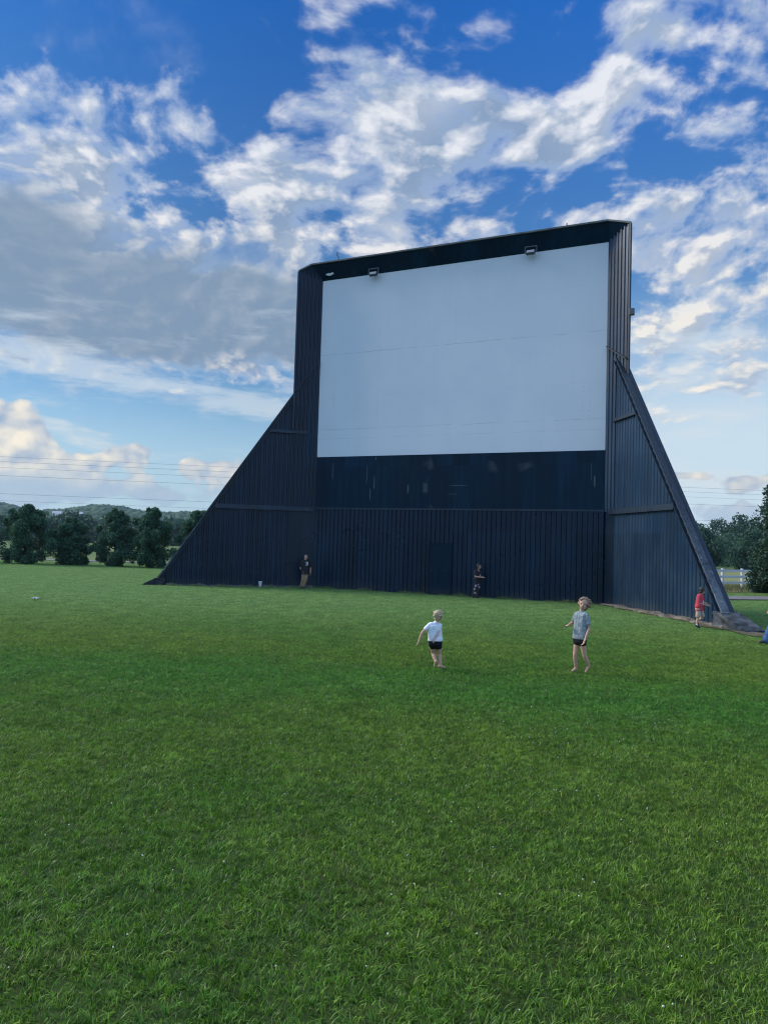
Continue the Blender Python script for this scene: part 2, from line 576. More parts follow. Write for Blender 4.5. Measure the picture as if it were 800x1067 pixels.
def metal_mat(name, col, worn=0.25, worn_col=(0.012, 0.034, 0.062), rough=0.30, panels=False, spec=0.5):
    """black-painted steel sheet with rain streaks, scuffs and faded paint"""
    m, nt, b = new_mat(name)
    co = texco()
    x, y, z = sepxyz(co)
    st = noise(comb(x * 3.0, y * 3.0, z * 0.16), 1.6, 6, 0.65)
    bl = noise(co, 0.55, 5, 0.6)
    wn_ = nt.nodes.new('ShaderNodeTexWhiteNoise')
    wn_.noise_dimensions = '2D'
    nt.links.new(comb(NX.m('FLOOR', (x + y * 0.6) * (1 / 0.81)), NX.m('FLOOR', z * (1 / 3.05)), 0.0), wn_.inputs['Vector'])
    sheet_r = NX(wn_.outputs['Value'])
    c = mixc(st.smooth(0.35, 0.75), tuple(v * 0.75 for v in col), tuple(v * 1.35 for v in col))
    c = mixc(sheet_r, mixc(1.0, c, (0.72, 0.72, 0.74), 'MULTIPLY'), mixc(1.0, c, (1.35, 1.32, 1.28), 'MULTIPLY'))
    c = mixc(bl.smooth(0.45, 0.8) * worn, c, worn_col)
    # thin runs of pale paint and scrapes
    dr = noise(comb(x * 2.2, y * 2.2, z * 0.22), 2.1, 3, 0.45)
    br = noise(co, 1.3, 3, 0.5)
    c = mixc((dr.smooth(0.735, 0.765) * br.smooth(0.5, 0.62)) * 0.8, c, (0.28, 0.29, 0.30))
    if panels:   # butt joints between the flat sheets
        px = NX.m('ABSOLUTE', NX.m('FRACT', x * (1 / 1.22)) - 0.5)
        c = mixc(px.smooth(0.485, 0.5) * 0.7, c, tuple(v * 0.35 for v in col))
        rub = noise(co, 0.9, 2, 0.4)
        c = mixc(rub.smooth(0.66, 0.76) * 0.35, c, (0.10, 0.105, 0.11))
    if panels:   # scrapes and drips where things have hit the flat sheets
        for sx, sz, hw_, hh_, k_ in ((2.85, 5.75, 0.025, 0.55, 0.55), (3.25, 5.35, 0.03, 0.40, 0.8), (3.05, 4.75, 0.03, 0.35, 0.6), (0.95, 5.9, 0.05, 0.5, 0.25), (5.05, 5.0, 0.04, 0.25, 0.6),
                                     (5.95, 5.05, 0.13, 0.30, 0.35), (7.6, 5.15, 0.42, 0.03, 0.4), (7.3, 4.75, 0.25, 0.025, 0.3), (13.75, 5.3, 0.03, 0.30, 0.8), (13.6, 5.7, 0.02, 0.5, 0.4), (3.3, 6.5, 0.03, 0.10, 0.8)):
            mk = NX.m('ABSOLUTE', x + (st - 0.5) * 0.12 - sx).smooth(hw_ * 0.4, hw_ * 1.3, 1.0, 0.0) * NX.m('ABSOLUTE', z - sz).smooth(hh_ * 0.5, hh_, 0.85, 0.0)
            c = mixc((mk * bl.smooth(0.25, 0.5) * k_ * 0.6).clamp(), c, (0.24, 0.26, 0.28))
    # splash-back dirt along the foot
    c = mixc(z.smooth(0.0, 0.55, 0.45, 0.0) * bl.smooth(0.3, 0.7), c, (0.07, 0.07, 0.055))
    setin(b, 'Base Color', c)
    setin(b, 'Roughness', bl.smooth(0.2, 0.8, rough - 0.08, rough + 0.15))
    setin(b, 'Specular IOR Level', spec)
    bump(b, st, 0.08, 0.02)
    return m


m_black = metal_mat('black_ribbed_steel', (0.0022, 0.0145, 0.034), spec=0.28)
m_black_lit = metal_mat('lit_ribbed_steel', (0.011, 0.037, 0.074), 0.35, (0.03, 0.07, 0.115), 0.36)  # sky sheen on the near wing and column painted into the black sheet's colour
m_black_flat = metal_mat('black_flat_sheet', (0.0022, 0.0175, 0.037), 0.15, (0.010, 0.032, 0.052), 0.42, True, 0.12)
m_trim = metal_mat('black_trim', (0.005, 0.020, 0.042), 0.3, (0.020, 0.042, 0.070), 0.5)
m_edge = plain('pale_flashing', (0.10, 0.11, 0.10), 0.5, 0.3, 3.0, 0.2)

m_cap, nt, b = new_mat('weathered_capping')
co = texco()
x, y, z = sepxyz(co)
w = noise(co, 1.8, 6, 0.65)
w2 = noise(co, 7.0, 4, 0.7)
low = z.smooth(0.3, 4.6, 1.0, 0.0)
c = mixc(w2.smooth(0.3, 0.7), (0.010, 0.020, 0.032), (0.022, 0.036, 0.050))
c = mixc((w.smooth(0.36, 0.58) * low).clamp(), c, (0.11, 0.13, 0.145))
c = mixc((w2.smooth(0.56, 0.66) * low * 0.9).clamp(), c, (0.24, 0.26, 0.27))
setin(b, 'Base Color', c)
setin(b, 'Roughness', 0.55)
bump(b, w2, 0.25, 0.02)

m_white, nt, b = new_mat('white_screen_paint')
co = texco()
x, y, z = sepxyz(co)
bl = noise(co, 0.35, 5, 0.55)
st = noise(comb(x * 2.5, 0.0, z * 0.12), 1.5, 5, 0.6)
c = mixc(bl.smooth(0.35, 0.7), (0.66, 0.70, 0.73), (0.71, 0.74, 0.76))
c = mixc(st.smooth(0.52, 0.8) * 0.22, c, (0.54, 0.57, 0.60))
# horizontal board joints with broken, rust-flecked lines
wob = (noise(comb(x, 0.0, 0.0), 0.7, 3, 0.5) - 0.5) * 0.10
brk = noise(comb(x, 0.0, z * 0.2), 1.6, 4, 0.6)
for zz, k, wid in ((11.86, 0.42, 0.030), (9.62, 0.16, 0.02), (8.02, 0.42, 0.024), (7.55, 0.30, 0.02), (13.95, 0.10, 0.02)):
    ln = NX.m('ABSOLUTE', z + wob - zz).smooth(0.0, wid, 1.0, 0.0)
    c = mixc((ln * brk.smooth(0.36, 0.62) * k).clamp(), c, (0.24, 0.24, 0.25))
# vertical board joints, faint
vx = NX.m('ABSOLUTE', NX.m('FRACT', x * (1 / 1.22) + 0.3) - 0.5)
c = mixc((vx.smooth(0.490, 0.5) * st.smooth(0.4, 0.7) * 0.28).clamp(), c, (0.42, 0.43, 0.45))
# patches of fastener marks
for cx, cz, wx, wz in ((5.65, 11.35, 0.5, 0.6), (13.4, 8.8, 0.4, 1.1), (11.9, 12.0, 0.3, 0.2)):
    dxm = NX.m('ABSOLUTE', NX.m('FRACT', x * 3.3) - 0.5).smooth(0.0, 0.16, 1.0, 0.0)
    dzm = NX.m('ABSOLUTE', NX.m('FRACT', z * 4.6) - 0.5).smooth(0.0, 0.16, 1.0, 0.0)
    inx = NX.m('ABSOLUTE', x - cx).smooth(wx * 0.6, wx, 1.0, 0.0)
    inz = NX.m('ABSOLUTE', z - cz).smooth(wz * 0.6, wz, 1.0, 0.0)
    c = mixc((dxm * dzm * inx * inz * brk.smooth(0.35, 0.6) * 0.55).clamp(), c, (0.30, 0.26, 0.24))
setin(b, 'Base Color', c)
setin(b, 'Roughness', 0.75)
setin(b, 'Specular IOR Level', 0.25)
bump(b, st, 0.05, 0.03)

m_conc = plain('rough_concrete', (0.20, 0.19, 0.17), 0.9, 0.45, 4.0, 0, 0.2, 0.5)
m_lamp = plain('grey_lamp_housing', (0.10, 0.11, 0.12), 0.45, 0.1, 8, 0.5)
m_glass = plain('lamp_glass', (0.35, 0.38, 0.40), 0.12, 0.05, 8, 0.0)
m_bark = plain('bark', (0.055, 0.045, 0.035), 0.9, 0.4, 12.0, 0, 0.2, 0.5)
m_leaf_ev = leaf_mat('evergreen_leaves', (0.028, 0.088, 0.056), (0.078, 0.175, 0.092))
m_leaf_or = leaf_mat('broadleaf_dark', (0.022, 0.060, 0.040), (0.058, 0.120, 0.066))
m_leaf_md = leaf_mat('broadleaf_mid', (0.036, 0.095, 0.060), (0.085, 0.165, 0.095))
m_leaf_far = leaf_mat('wood_leaves', (0.028, 0.075, 0.055), (0.070, 0.135, 0.085))
m_asph = plain('asphalt', (0.17, 0.17, 0.165), 0.9, 0.2, 3.0, 0, 0.2)
m_earth = plain('bare_earth', (0.11, 0.095, 0.06), 0.95, 0.4, 5.0, 0, 0.1, 0.6)
m_rough = plain('rough_verge', (0.12, 0.125, 0.050), 0.95, 0.5, 1.2, 0, 0.1, 0.6)
m_past = plain('pale_pasture', (0.20, 0.21, 0.085), 0.95, 0.2, 0.3, 0, 0.1)
m_fencew = plain('white_fence_paint', (0.62, 0.63, 0.62), 0.6, 0.06, 3.0)
m_wire = plain('power_line_metal', (0.05, 0.055, 0.065), 0.6, 0.1, 1.0)
m_skin = plain('skin', (0.52, 0.29, 0.195), 0.55, 0.08, 20)
m_skin_arm = m_skin


# ------------------------------------------------------------------ ground
bm = bmesh.new()
NXg = 60
xs = [-7000, -3000, -1200, -500] + list(np.linspace(-120, 120, 41)) + [500, 1200, 3000, 7000]
ys = [-300, -60] + list(np.linspace(-8, 120, 40)) + [200, 400, 900, 2500, 9000]
vs = [[bm.verts.new((x, y, 0)) for x in xs] for y in ys]
for j in range(len(ys) - 1):
    for i in range(len(xs) - 1):
        bm.faces.new((vs[j][i], vs[j][i + 1], vs[j + 1][i + 1], vs[j + 1][i]))
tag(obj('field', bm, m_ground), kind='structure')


# grass: four tufted square-metre turf patches, spread by a geometry-node grid (one uncountable thing)
def grass_patch(seed, n=6500):
    g = np.random.default_rng(seed)
    # tufts
    nt_ = 200
    tx, ty = g.random(nt_), g.random(nt_)
    tl = g.normal(0, 0.46, (nt_, 2))
    th = g.uniform(0.65, 1.35, nt_)
    k = g.integers(0, nt_, n)
    loose = g.random(n) < 0.5
    x = np.where(loose, g.random(n), tx[k] + g.normal(0, 0.024, n))
    y = np.where(loose, g.random(n), ty[k] + g.normal(0, 0.024, n))
    h = g.uniform(0.018, 0.048, n) * th[k]
    wdt = g.uniform(0.0018, 0.0040, n)
    lean = tl[k] * 1.0 + g.normal(0, 0.42, (n, 2))
    ang = g.uniform(0, 2 * np.pi, n)
    wx, wy = np.cos(ang) * wdt, np.sin(ang) * wdt
    V = np.zeros((n, 7, 3))
    for i, (t, ws) in enumerate(((0.0, 1.0), (0.45, 0.9), (0.8, 0.55))):
        bx = x + lean[:, 0] * h * t ** 1.7
        by = y + lean[:, 1] * h * t ** 1.7
        bz = h * (t - 0.22 * t * t * np.minimum(1.6, np.hypot(lean[:, 0], lean[:, 1])))
        V[:, 2 * i] = np.stack([bx - wx * ws, by - wy * ws, bz], -1)
        V[:, 2 * i + 1] = np.stack([bx + wx * ws, by + wy * ws, bz], -1)
    V[:, 6] = np.stack([x + lean[:, 0] * h, y + lean[:, 1] * h, h * (1 - 0.25 * np.minimum(1.6, np.hypot(lean[:, 0], lean[:, 1])))], -1)
    V[:, :, :2] -= 0.5
    idx = np.arange(n)[:, None] * 7
    F = np.stack([idx + np.array([[0, 1, 3]]), idx + np.array([[0, 3, 2]]), idx + np.array([[2, 3, 5]]), idx + np.array([[2, 5, 4]]), idx + np.array([[4, 5, 6]])], 1)
    return V.reshape(-1, 3), F.reshape(-1)


Vs, Fs, Ks, off = [], [], [], 0
for k in range(4):
    v, f_ = grass_patch(100 + k)
    Vs.append(v)
    Fs.append(f_ + off)
    Ks.append(np.full(len(v), k))
    off += len(v)
me = mesh_np('grass', np.concatenate(Vs), np.concatenate(Fs), 3)
at_ = me.attributes.new('variant', 'INT', 'POINT')
at_.data.foreach_set('value', np.concatenate(Ks).astype(np.int32))
grass = obj('grass', me, m_grass)
tag(grass, kind='stuff')
grass['label'] = 'short green lawn grass with clover covering the whole field'

ng = bpy.data.node_groups.new('turf', 'GeometryNodeTree')
ng.interface.new_socket('Geometry', in_out='INPUT', socket_type='NodeSocketGeometry')
ng.interface.new_socket('Geometry', in_out='OUTPUT', socket_type='NodeSocketGeometry')
gi = ng.nodes.new('NodeGroupInput')
go = ng.nodes.new('NodeGroupOutput')
L = ng.links.new
na = ng.nodes.new('GeometryNodeInputNamedAttribute')
na.data_type = 'INT'
na.inputs['Name'].default_value = 'variant'
jn = ng.nodes.new('GeometryNodeGeometryToInstance')
for k in range(4):
    cmpn = ng.nodes.new('FunctionNodeCompare')
    cmpn.data_type = 'INT'
    cmpn.operation = 'EQUAL'
    ia = [s for s in cmpn.inputs if s.enabled and s.type == 'INT']
    L(na.outputs['Attribute'], ia[0])
    ia[1].default_value = k
    sg = ng.nodes.new('GeometryNodeSeparateGeometry')
    sg.domain = 'POINT'
    L(gi.outputs[0], sg.inputs['Geometry'])
    L(cmpn.outputs[0], sg.inputs['Selection'])
    L(sg.outputs[0], jn.inputs[0])
GX, GY0, GY1 = 44, 1.5, 62.5
mg = ng.nodes.new('GeometryNodeMeshGrid')
mg.inputs['Size X'].default_value = 2 * GX
mg.inputs['Size Y'].default_value = GY1 - GY0
mg.inputs['Vertices X'].default_value = 2 * GX + 1
mg.inputs['Vertices Y'].default_value = int(GY1 - GY0) + 1
tf = ng.nodes.new('GeometryNodeTransform')
tf.inputs['Translation'].default_value = (-2, (GY0 + GY1) / 2, 0)
L(mg.outputs[0], tf.inputs[0])
ip = ng.nodes.new('GeometryNodeInstanceOnPoints')
L(tf.outputs[0], ip.inputs['Points'])
L(jn.outputs[0], ip.inputs['Instance'])
ip.inputs['Pick Instance'].default_value = True
ri = ng.nodes.new('FunctionNodeRandomValue')
ri.data_type = 'INT'
si = [s for s in ri.inputs if s.type == 'INT' and s.name in ('Min', 'Max') and s.enabled]
si[0].default_value, si[1].default_value = 0, 3
L([o for o in ri.outputs if o.enabled][0], ip.inputs['Instance Index'])
rr = ng.nodes.new('FunctionNodeRandomValue')
rr.data_type = 'INT'
si = [s for s in rr.inputs if s.type == 'INT' and s.name in ('Min', 'Max') and s.enabled]
si[0].default_value, si[1].default_value = 0, 3
[s for s in rr.inputs if s.name == 'Seed'][0].default_value = 5
ml = ng.nodes.new('ShaderNodeMath')
ml.operation = 'MULTIPLY'
ml.inputs[1].default_value = math.pi / 2
L([o for o in rr.outputs if o.enabled][0], ml.inputs[0])
cx_ = ng.nodes.new('ShaderNodeCombineXYZ')
L(ml.outputs[0], cx_.inputs[2])
L(cx_.outputs[0], ip.inputs['Rotation'])
L(ip.outputs[0], go.inputs[0])
md = grass.modifiers.new('turf', 'NODES')
md.node_group = ng

# clover heads
bm = bmesh.new()
g = np.random.default_rng(3)
for i in range(330):
    y = 3.2 + 13 * g.random() ** 1.1
    x = g.uniform(-0.62, 0.62) * y + g.normal(0, 0.3)
    if i < 180:
        x = g.normal(2.0, 1.8)
        y = abs(g.normal(7.5, 2.4)) + 1.5
    s = g.uniform(0.0035, 0.007)
    m = Matrix.Translation((x, y, g.uniform(0.045, 0.075))) @ Matrix.Diagonal((s, s, s * 0.9, 1))
    bmesh.ops.create_icosphere(bm, subdivisions=1, radius=1.0, matrix=m)
cl_ = obj('clover_flowers', bm, plain('clover_white', (0.62, 0.62, 0.55), 0.8, 0.15, 30))
tag(cl_, 'tiny white clover heads dotted through the lawn', None, None, 'stuff')

# ------------------------------------------------------------------ movie screen
TH = -0.4286
AX, AY = -3.48, 37.49
WID = 14.16
root = empty('movie_screen', (AX, AY, 0), TH)
tag(root, 'giant white drive-in movie screen in a black ribbed steel tower with sloping side wings', 'movie screen')
Z1, Z2, ZB = 6.64, 15.73, 3.97


def ribbed(bm, o, d, nrm, s0, s1, ztop, zbot=lambda s: 0.0, pitch=0.27, depth=0.045):
    """box-rib sheet: origin o, direction d, outward normal nrm, from s0 to s1, between zbot(s) and ztop(s)"""
    prof = [(0.0, 0.0), (0.50, 0.0), (0.62, 1.0), (0.88, 1.0), (1.0, 0.0)]
    st = []
    k = math.floor(s0 / pitch)
    while k * pitch < s1:
        for a, h in prof[:-1]:
            s = (k + a) * pitch
            if s0 < s < s1: st.append((s, h * depth))
        k += 1
    st = [(s0, 0.0)] + st + [(s1, 0.0)]
    prev = None
    o, d, nrm = Vector(o), Vector(d), Vector(nrm)
    for s, h in st:
        p = o + d * s + nrm * h
        zt, zb = ztop(s), zbot(s)
        a = bm.verts.new((p.x, p.y, zb))
        c_ = bm.verts.new((p.x, p.y, max(zt, zb + 0.001)))
        if prev: bm.faces.new((prev[0], a, c_, prev[1]))
        prev = (a, c_)


bm = bmesh.new()
box(bm, 0, WID, 0.0, 0.14, Z1, Z2)
obj('screen_face', bm, m_white, root)
bm = bmesh.new()
box(bm, 0, WID, -0.02, 0.14, ZB, Z1 - 0.004)
obj('flat_panel_band', bm, m_black_flat, root)
bm = bmesh.new()
ribbed(bm, (0, 0, 0), (1, 0, 0), (0, -1, 0), 0.0, WID, lambda s: ZB + 0.02, lambda s: 0.0, 0.225, 0.045)
obj('ribbed_base', bm, m_black, root)
bm = bmesh.new()
box(bm, -0.15, WID + 0.15, 0.16, 1.5, 0, 16.3)
obj('tower_body', bm, m_black, root)
# door in the ribbed base
bm = bmesh.new()
box(bm, 6.27, 7.35, -0.075, 0.0, 0.08, 2.42, 0.008)
dr = obj('door', bm, m_black_flat, root)
bm = bmesh.new()
box(bm, 6.235, 6.265, -0.085, 0.0, 0.0, 2.46)
box(bm, 7.355, 7.385, -0.085, 0.0, 0.0, 2.46)
box(bm, 6.266, 7.354, -0.085, 0.0, 2.425, 2.46)
obj('door_frame', bm, m_black_flat, dr)
bm = bmesh.new()
box(bm, 6.36, 6.40, -0.12, -0.076, 1.05, 1.22, 0.006)
obj('handle', bm, m_trim, dr)
# header strip over the ribbed sheets
bm = bmesh.new()
box(bm, 0.0, WID, -0.05, -0.021, ZB + 0.022, ZB + 0.10)
obj('joint_strip', bm, m_trim, root)

PHI = R(38)
WC = 1.25


def side(sgn):
    """sgn -1: the side at x=0, +1: the side at x=WID. returns hinge, column dir, column normal (towards the audience)"""
    h = Vector((0.0 if sgn < 0 else WID, 0, 0))
    d = Vector((sgn * math.cos(PHI), -math.sin(PHI), 0))
    n = Vector((-sgn * math.sin(PHI), -math.cos(PHI), 0))
    return h, d, n


ZC_IN, ZC_OUT = 16.45, 16.08
wing_spec = {-1: (R(36), 7.0, 10.86, 1.512), 1: (R(57), 8.05, 10.55, 1.307)}
for sgn in (-1, 1):
    h, d, n = side(sgn)
    # splayed column: ribbed front, flat return
    fold, WL, Z0, SL = wing_spec[sgn]
    bm = bmesh.new()
    top = lambda s: Z2 + 0.5 + (ZC_OUT - Z2 - 0.5) * s / WC
    ribbed(bm, h, d, n, 0.0, WC, top, lambda s: ZB, 0.2, 0.04)
    obj('splayed_column', bm, m_black if sgn < 0 else m_black_lit, root)
    bm = bmesh.new()
    poly = [h - n * 0.02, h + d * WC - n * 0.02, Vector((h.x + sgn * 0.12, 1.45, 0)), Vector((h.x, 1.45, 0))]
    prism(bm, [Vector((p.x, p.y, 0.0)) for p in poly], (0, 0, 16.0))
    obj('column_core', bm, m_black, root)
    # edge flashing
    bm = bmesh.new()
    p = h + d * (WC + 0.03) + n * 0.02
    bar(bm, (p.x, p.y, 8.0), (p.x, p.y, ZC_OUT), 0.08, 0.08, (d.x, d.y, 0.001))
    obj('edge_flashing', bm, m_trim, root)
    # wing
    S = h + d * (0.42 * WC) - n * 0.04
    c_, s_ = math.cos(fold), math.sin(fold)
    wd0 = Vector((sgn, 0, 0))
    wd = Vector((sgn * c_, -s_, 0))
    wn = Vector((-sgn * s_, -c_, 0))
    ztop = lambda s: Z0 - SL * s
    bm = bmesh.new()
    send = (Z0 - 0.35) / SL
    send = WL
    ribbed(bm, S, wd, wn, 0.0, send, lambda s: max(0.12, ztop(s)), lambda s: -0.05, 0.24, 0.036)
    wing = obj('side_wing', bm, m_black if sgn < 0 else m_black_lit, root)
    # back skin and body so the wing has its real thickness
    bm = bmesh.new()
    T = 0.28
    q0 = S - wn * 0.01
    pz = [(0, 0), (send, 0), (send, max(0.1, ztop(send) - 0.01)), (0, ztop(0) - 0.01)]
    prism(bm, [Vector((q0.x, q0.y, 0)) + wd * s + Vector((0, 0, z)) for s, z in pz], -wn * (T - 0.01))
    obj('wing_core', bm, m_black, root)
    # capping along the slope
    e = WL + 0.25
    sl = Vector((wd.x, wd.y, -SL)).normalized()
    nu = Vector((wd.x * SL, wd.y * SL, 1)).normalized()
    bm = bmesh.new()
    a = Vector((S.x, S.y, Z0)) + wn * 0.07 + sl * (-0.35)
    bL = (WL + 0.12) * math.sqrt(1 + SL * SL) + 0.35
    poly = [a + nu * 0.01, a + nu * 0.07, a + nu * 0.07 - wn * T, a + nu * 0.01 - wn * T]
    prism(bm, poly, sl * bL)
    cap = obj('wing_capping', bm, m_cap, root)
    bm = bmesh.new()
    a3 = a - wn * (T + 0.003)
    prism(bm, [a3 - nu * 0.05, a3 + nu * 0.10, a3 + nu * 0.10 - wn * 0.13, a3 - nu * 0.05 - wn * 0.13], sl * bL)
    obj('capping_edge', bm, m_trim, root)
    # trim under the capping on the audience side
    bm = bmesh.new()
    a2 = Vector((S.x, S.y, Z0)) + wn * 0.05 - nu * 0.09 + sl * 0.1
    bar(bm, a2, a2 + sl * (bL - 0.6), 0.03, 0.16, wn)
    obj('raking_trim', bm, m_trim, root)
    # raking strip carried over the column face to the edge of the screen
    bm = bmesh.new()
    k0 = h + n * 0.075 + d * 0.09
    k1 = h + n * 0.075 + d * (WC * 0.98)
    zz0 = 11.55 if sgn < 0 else 11.1
    zz1 = 9.95 if sgn < 0 else 10.35
    bar(bm, (k0.x, k0.y, zz0), (k1.x, k1.y, zz1), 0.05, 0.14, n)
    obj('raking_strip', bm, m_trim, root)
    # horizontal rails
    bm = bmesh.new()
    for zr, w in ((ZB, 0.11), (7.85, 0.075)):
        s1 = (Z0 - zr) / SL - 0.12
        s0 = -0.36 if zr < 5 else 0.02
        p0, p1 = S + wd * s0 + wn * 0.09, S + wd * s1 + wn * 0.09
        bar(bm, (p0.x, p0.y, zr), (p1.x, p1.y, zr), 0.09, w * 2)
        o = obj('wing_rail', bm, m_trim, root)
        bm = bmesh.new()
    bm.free()
    # concrete kerb under the wing and sloping end footing
    bm = bmesh.new()
    g = np.random.default_rng(11 + sgn)
    ns = 22
    rows = []
    for i in range(ns + 1):
        s = -0.5 + (WL + 0.6) * i / ns
        hh = (0.09 if sgn < 0 else 0.11) + g.uniform(-0.03, 0.05)
        ww = 0.22 + g.uniform(-0.06, 0.08)
        p = S + wd * s
        rows.append([bm.verts.new(p + wn * 0.0 + Vector((0, 0, hh))), bm.verts.new(p + wn * ww + Vector((0, 0, hh * 0.8))), bm.verts.new(p + wn * (ww + 0.16) + Vector((0, 0, -0.05)))])
    for r0, r1 in zip(rows, rows[1:]):
        for j in range(2):
            bm.faces.new((r0[j], r0[j + 1], r1[j + 1], r1[j]))
    obj('kerb', bm, plain('kerb_soil_concrete', (0.15, 0.130, 0.105) if sgn > 0 else (0.10, 0.105, 0.105), 0.95, 0.5, 3.0, 0, 0.1, 0.6), root)
    # footing: a wedge that carries the foot of the wing
    bm = bmesh.new()
    FL = 1.0 if sgn < 0 else 1.7
    zt = 0.36 if sgn < 0 else 0.50
    o0 = S + wd * (WL - (0.35 if sgn < 0 else 0.5))
    wid = T + 0.45
    prof = [(0, -0.06), (0, zt), (0.5, zt - 0.03), (FL, 0.07), (FL + 0.1, -0.06)]
    base_ = o0 + wn * 0.28
    prism(bm, [base_ + wd * s + Vector((0, 0, z)) for s, z in prof], -wn * wid)
    es = bm.edges[:]
    bmesh.ops.bevel(bm, geom=es, offset=0.03, segments=2, affect='EDGES')
    bmesh.ops.subdivide_edges(bm, edges=bm.edges[:], cuts=3, use_grid_fill=True)
    for v in bm.verts:
        v.co += Vector(g.normal(0, 0.012, 3))
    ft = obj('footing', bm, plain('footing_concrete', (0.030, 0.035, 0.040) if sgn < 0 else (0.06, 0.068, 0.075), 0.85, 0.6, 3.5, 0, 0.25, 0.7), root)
    if sgn > 0:
        ft['label'] = 'pale weathered concrete footing at the foot of the wing'

# visor over the screen, leaning out, with end gussets
bm = bmesh.new()
VX0, VX1, VY, VZ = -0.42, 14.2, -0.46, 16.47
hl, dl_, nl = side(-1)
hr, dr_, nr_ = side(1)
ol = hl + dl_ * (WC + 0.02) + Vector((0, 0, ZC_OUT + 0.01))
orr = hr + dr_ * (WC + 0.02) + Vector((0, 0, ZC_OUT + 0.01))
P = {
    'sl': Vector((0, -0.01, Z2)), 'sr': Vector((WID, -0.01, Z2)),
    'tl': Vector((VX0, VY, VZ)), 'tr': Vector((VX1, VY, VZ)),
    'bl': Vector((VX0, 0.9, VZ)), 'br': Vector((VX1, 0.9, VZ)),
}
v = {k: bm.verts.new(p) for k, p in P.items()}
v['ol'] = bm.verts.new(ol)
v['or'] = bm.verts.new(orr)
v['olb'] = bm.verts.new(ol + Vector((0.1, 0.9, 0)))
v['orb'] = bm.verts.new(orr + Vector((-0.1, 0.9, 0)))
v['slb'] = bm.verts.new((0, 0.9, Z2))
v['srb'] = bm.verts.new((WID, 0.9, Z2))
for fc in (('sl', 'sr', 'tr', 'tl'), ('tl', 'tr', 'br', 'bl'), ('sl', 'tl', 'ol'), ('sr', 'or', 'tr'), ('tl', 'bl', 'olb', 'ol'), ('tr', 'or', 'orb', 'br'),
           ('sl', 'ol', 'olb', 'slb'), ('sr', 'srb', 'orb', 'or'), ('sl', 'slb', 'srb', 'sr'), ('slb', 'olb', 'bl'), ('srb', 'br', 'orb'), ('slb', 'bl', 'br', 'srb')):
    bm.faces.new([v[k] for k in fc])
obj('visor', bm, m_black_flat, root)
bm = bmesh.new()
bar(bm, P['tl'] + Vector((0, -0.02, 0.02)), P['tr'] + Vector((0, -0.02, 0.02)), 0.09, 0.07)
bar(bm, P['tl'] + Vector((-0.01, -0.02, 0.021)), ol + Vector((0, 0, 0.03)), 0.09, 0.07)
bar(bm, P['tr'] + Vector((0.01, -0.02, 0.021)), orr + Vector((0, 0, 0.03)), 0.09, 0.07)
obj('roof_flashing', bm, m_edge, root)
# little pole with a hooked end on the roof edge, and a stub further along
bm = bmesh.new()
tube(bm, [(1.02, -0.3, 16.5), (1.02, -0.3, 16.72), (0.93, -0.3, 16.84), (0.96, -0.3, 16.95), (0.90, -0.3, 17.0)], [0.025, 0.025, 0.03, 0.03, 0.02], 6)
obj('hooked_bracket', bm, m_lamp, root)
bm = bmesh.new()
tube(bm, [(12.4, -0.3, 16.5), (12.4, -0.3, 16.72)], 0.03, 6)
obj('stub_post', bm, m_lamp, root)
# junction box on the outer edge
bm = bmesh.new()
p = hr + dr_ * (WC + 0.13)
box(bm, p.x - 0.07, p.x + 0.12, p.y - 0.1, p.y + 0.1, 12.15, 12.42, 0.015)
obj('junction_box', bm, m_lamp, root)
# small pale ragged-edged piece at the top corner
bm = bmesh.new()
pl = [(0.22, -0.10, 15.98), (0.40, -0.14, 16.08), (0.50, -0.12, 16.03), (0.62, -0.14, 16.07), (0.72, -0.12, 15.99), (0.58, -0.09, 15.93), (0.42, -0.09, 15.91)]
prism(bm, [Vector(p_) + Vector((0, -0.07, 0)) for p_ in pl], (0, 0.03, 0))
obj('pale_patch', bm, m_white, root)


# floodlights on the visor
def floodlight(lx, label):
    p = root.matrix_basis @ Vector((lx, -0.30, 15.62))
    r_ = empty('floodlight', p, TH)
    tag(r_, label, 'floodlight', 'floodlights along the top of the screen')
    tilt = Matrix.Rotation(R(-28), 4, 'X') @ Matrix.Diagonal((0.85, 0.85, 0.80, 1))
    bm = bmesh.new()
    box(bm, -0.24, 0.24, -0.09, 0.07, -0.13, 0.13, 0.03)
    for i in range(7):
        box(bm, -0.21 + i * 0.07 - 0.01, -0.21 + i * 0.07 + 0.01, 0.071, 0.11, -0.10, 0.10)
    bm.transform(tilt)
    obj('housing', bm, m_lamp, r_)
    bm = bmesh.new()
    box(bm, -0.20, 0.20, -0.108, -0.092, -0.095, 0.095, 0.004)
    bm.transform(tilt)
    obj('lens', bm, m_glass, r_)
    bm = bmesh.new()
    for s in (-1, 1):
        bar(bm, (s * 0.262, 0.0, 0.0), (s * 0.262, 0.02, 0.27), 0.03, 0.045, (0, 1, 0))
    bar(bm, (-0.275, 0.02, 0.285), (0.275, 0.02, 0.285), 0.05, 0.03)
    obj('bracket', bm, m_lamp, r_)


bpy.context.view_layer.update()
floodlight(3.0, 'grey floodlight under the visor at the lower, farther end of the screen top')
floodlight(10.82, 'grey floodlight under the visor at the taller, nearer end of the screen top')

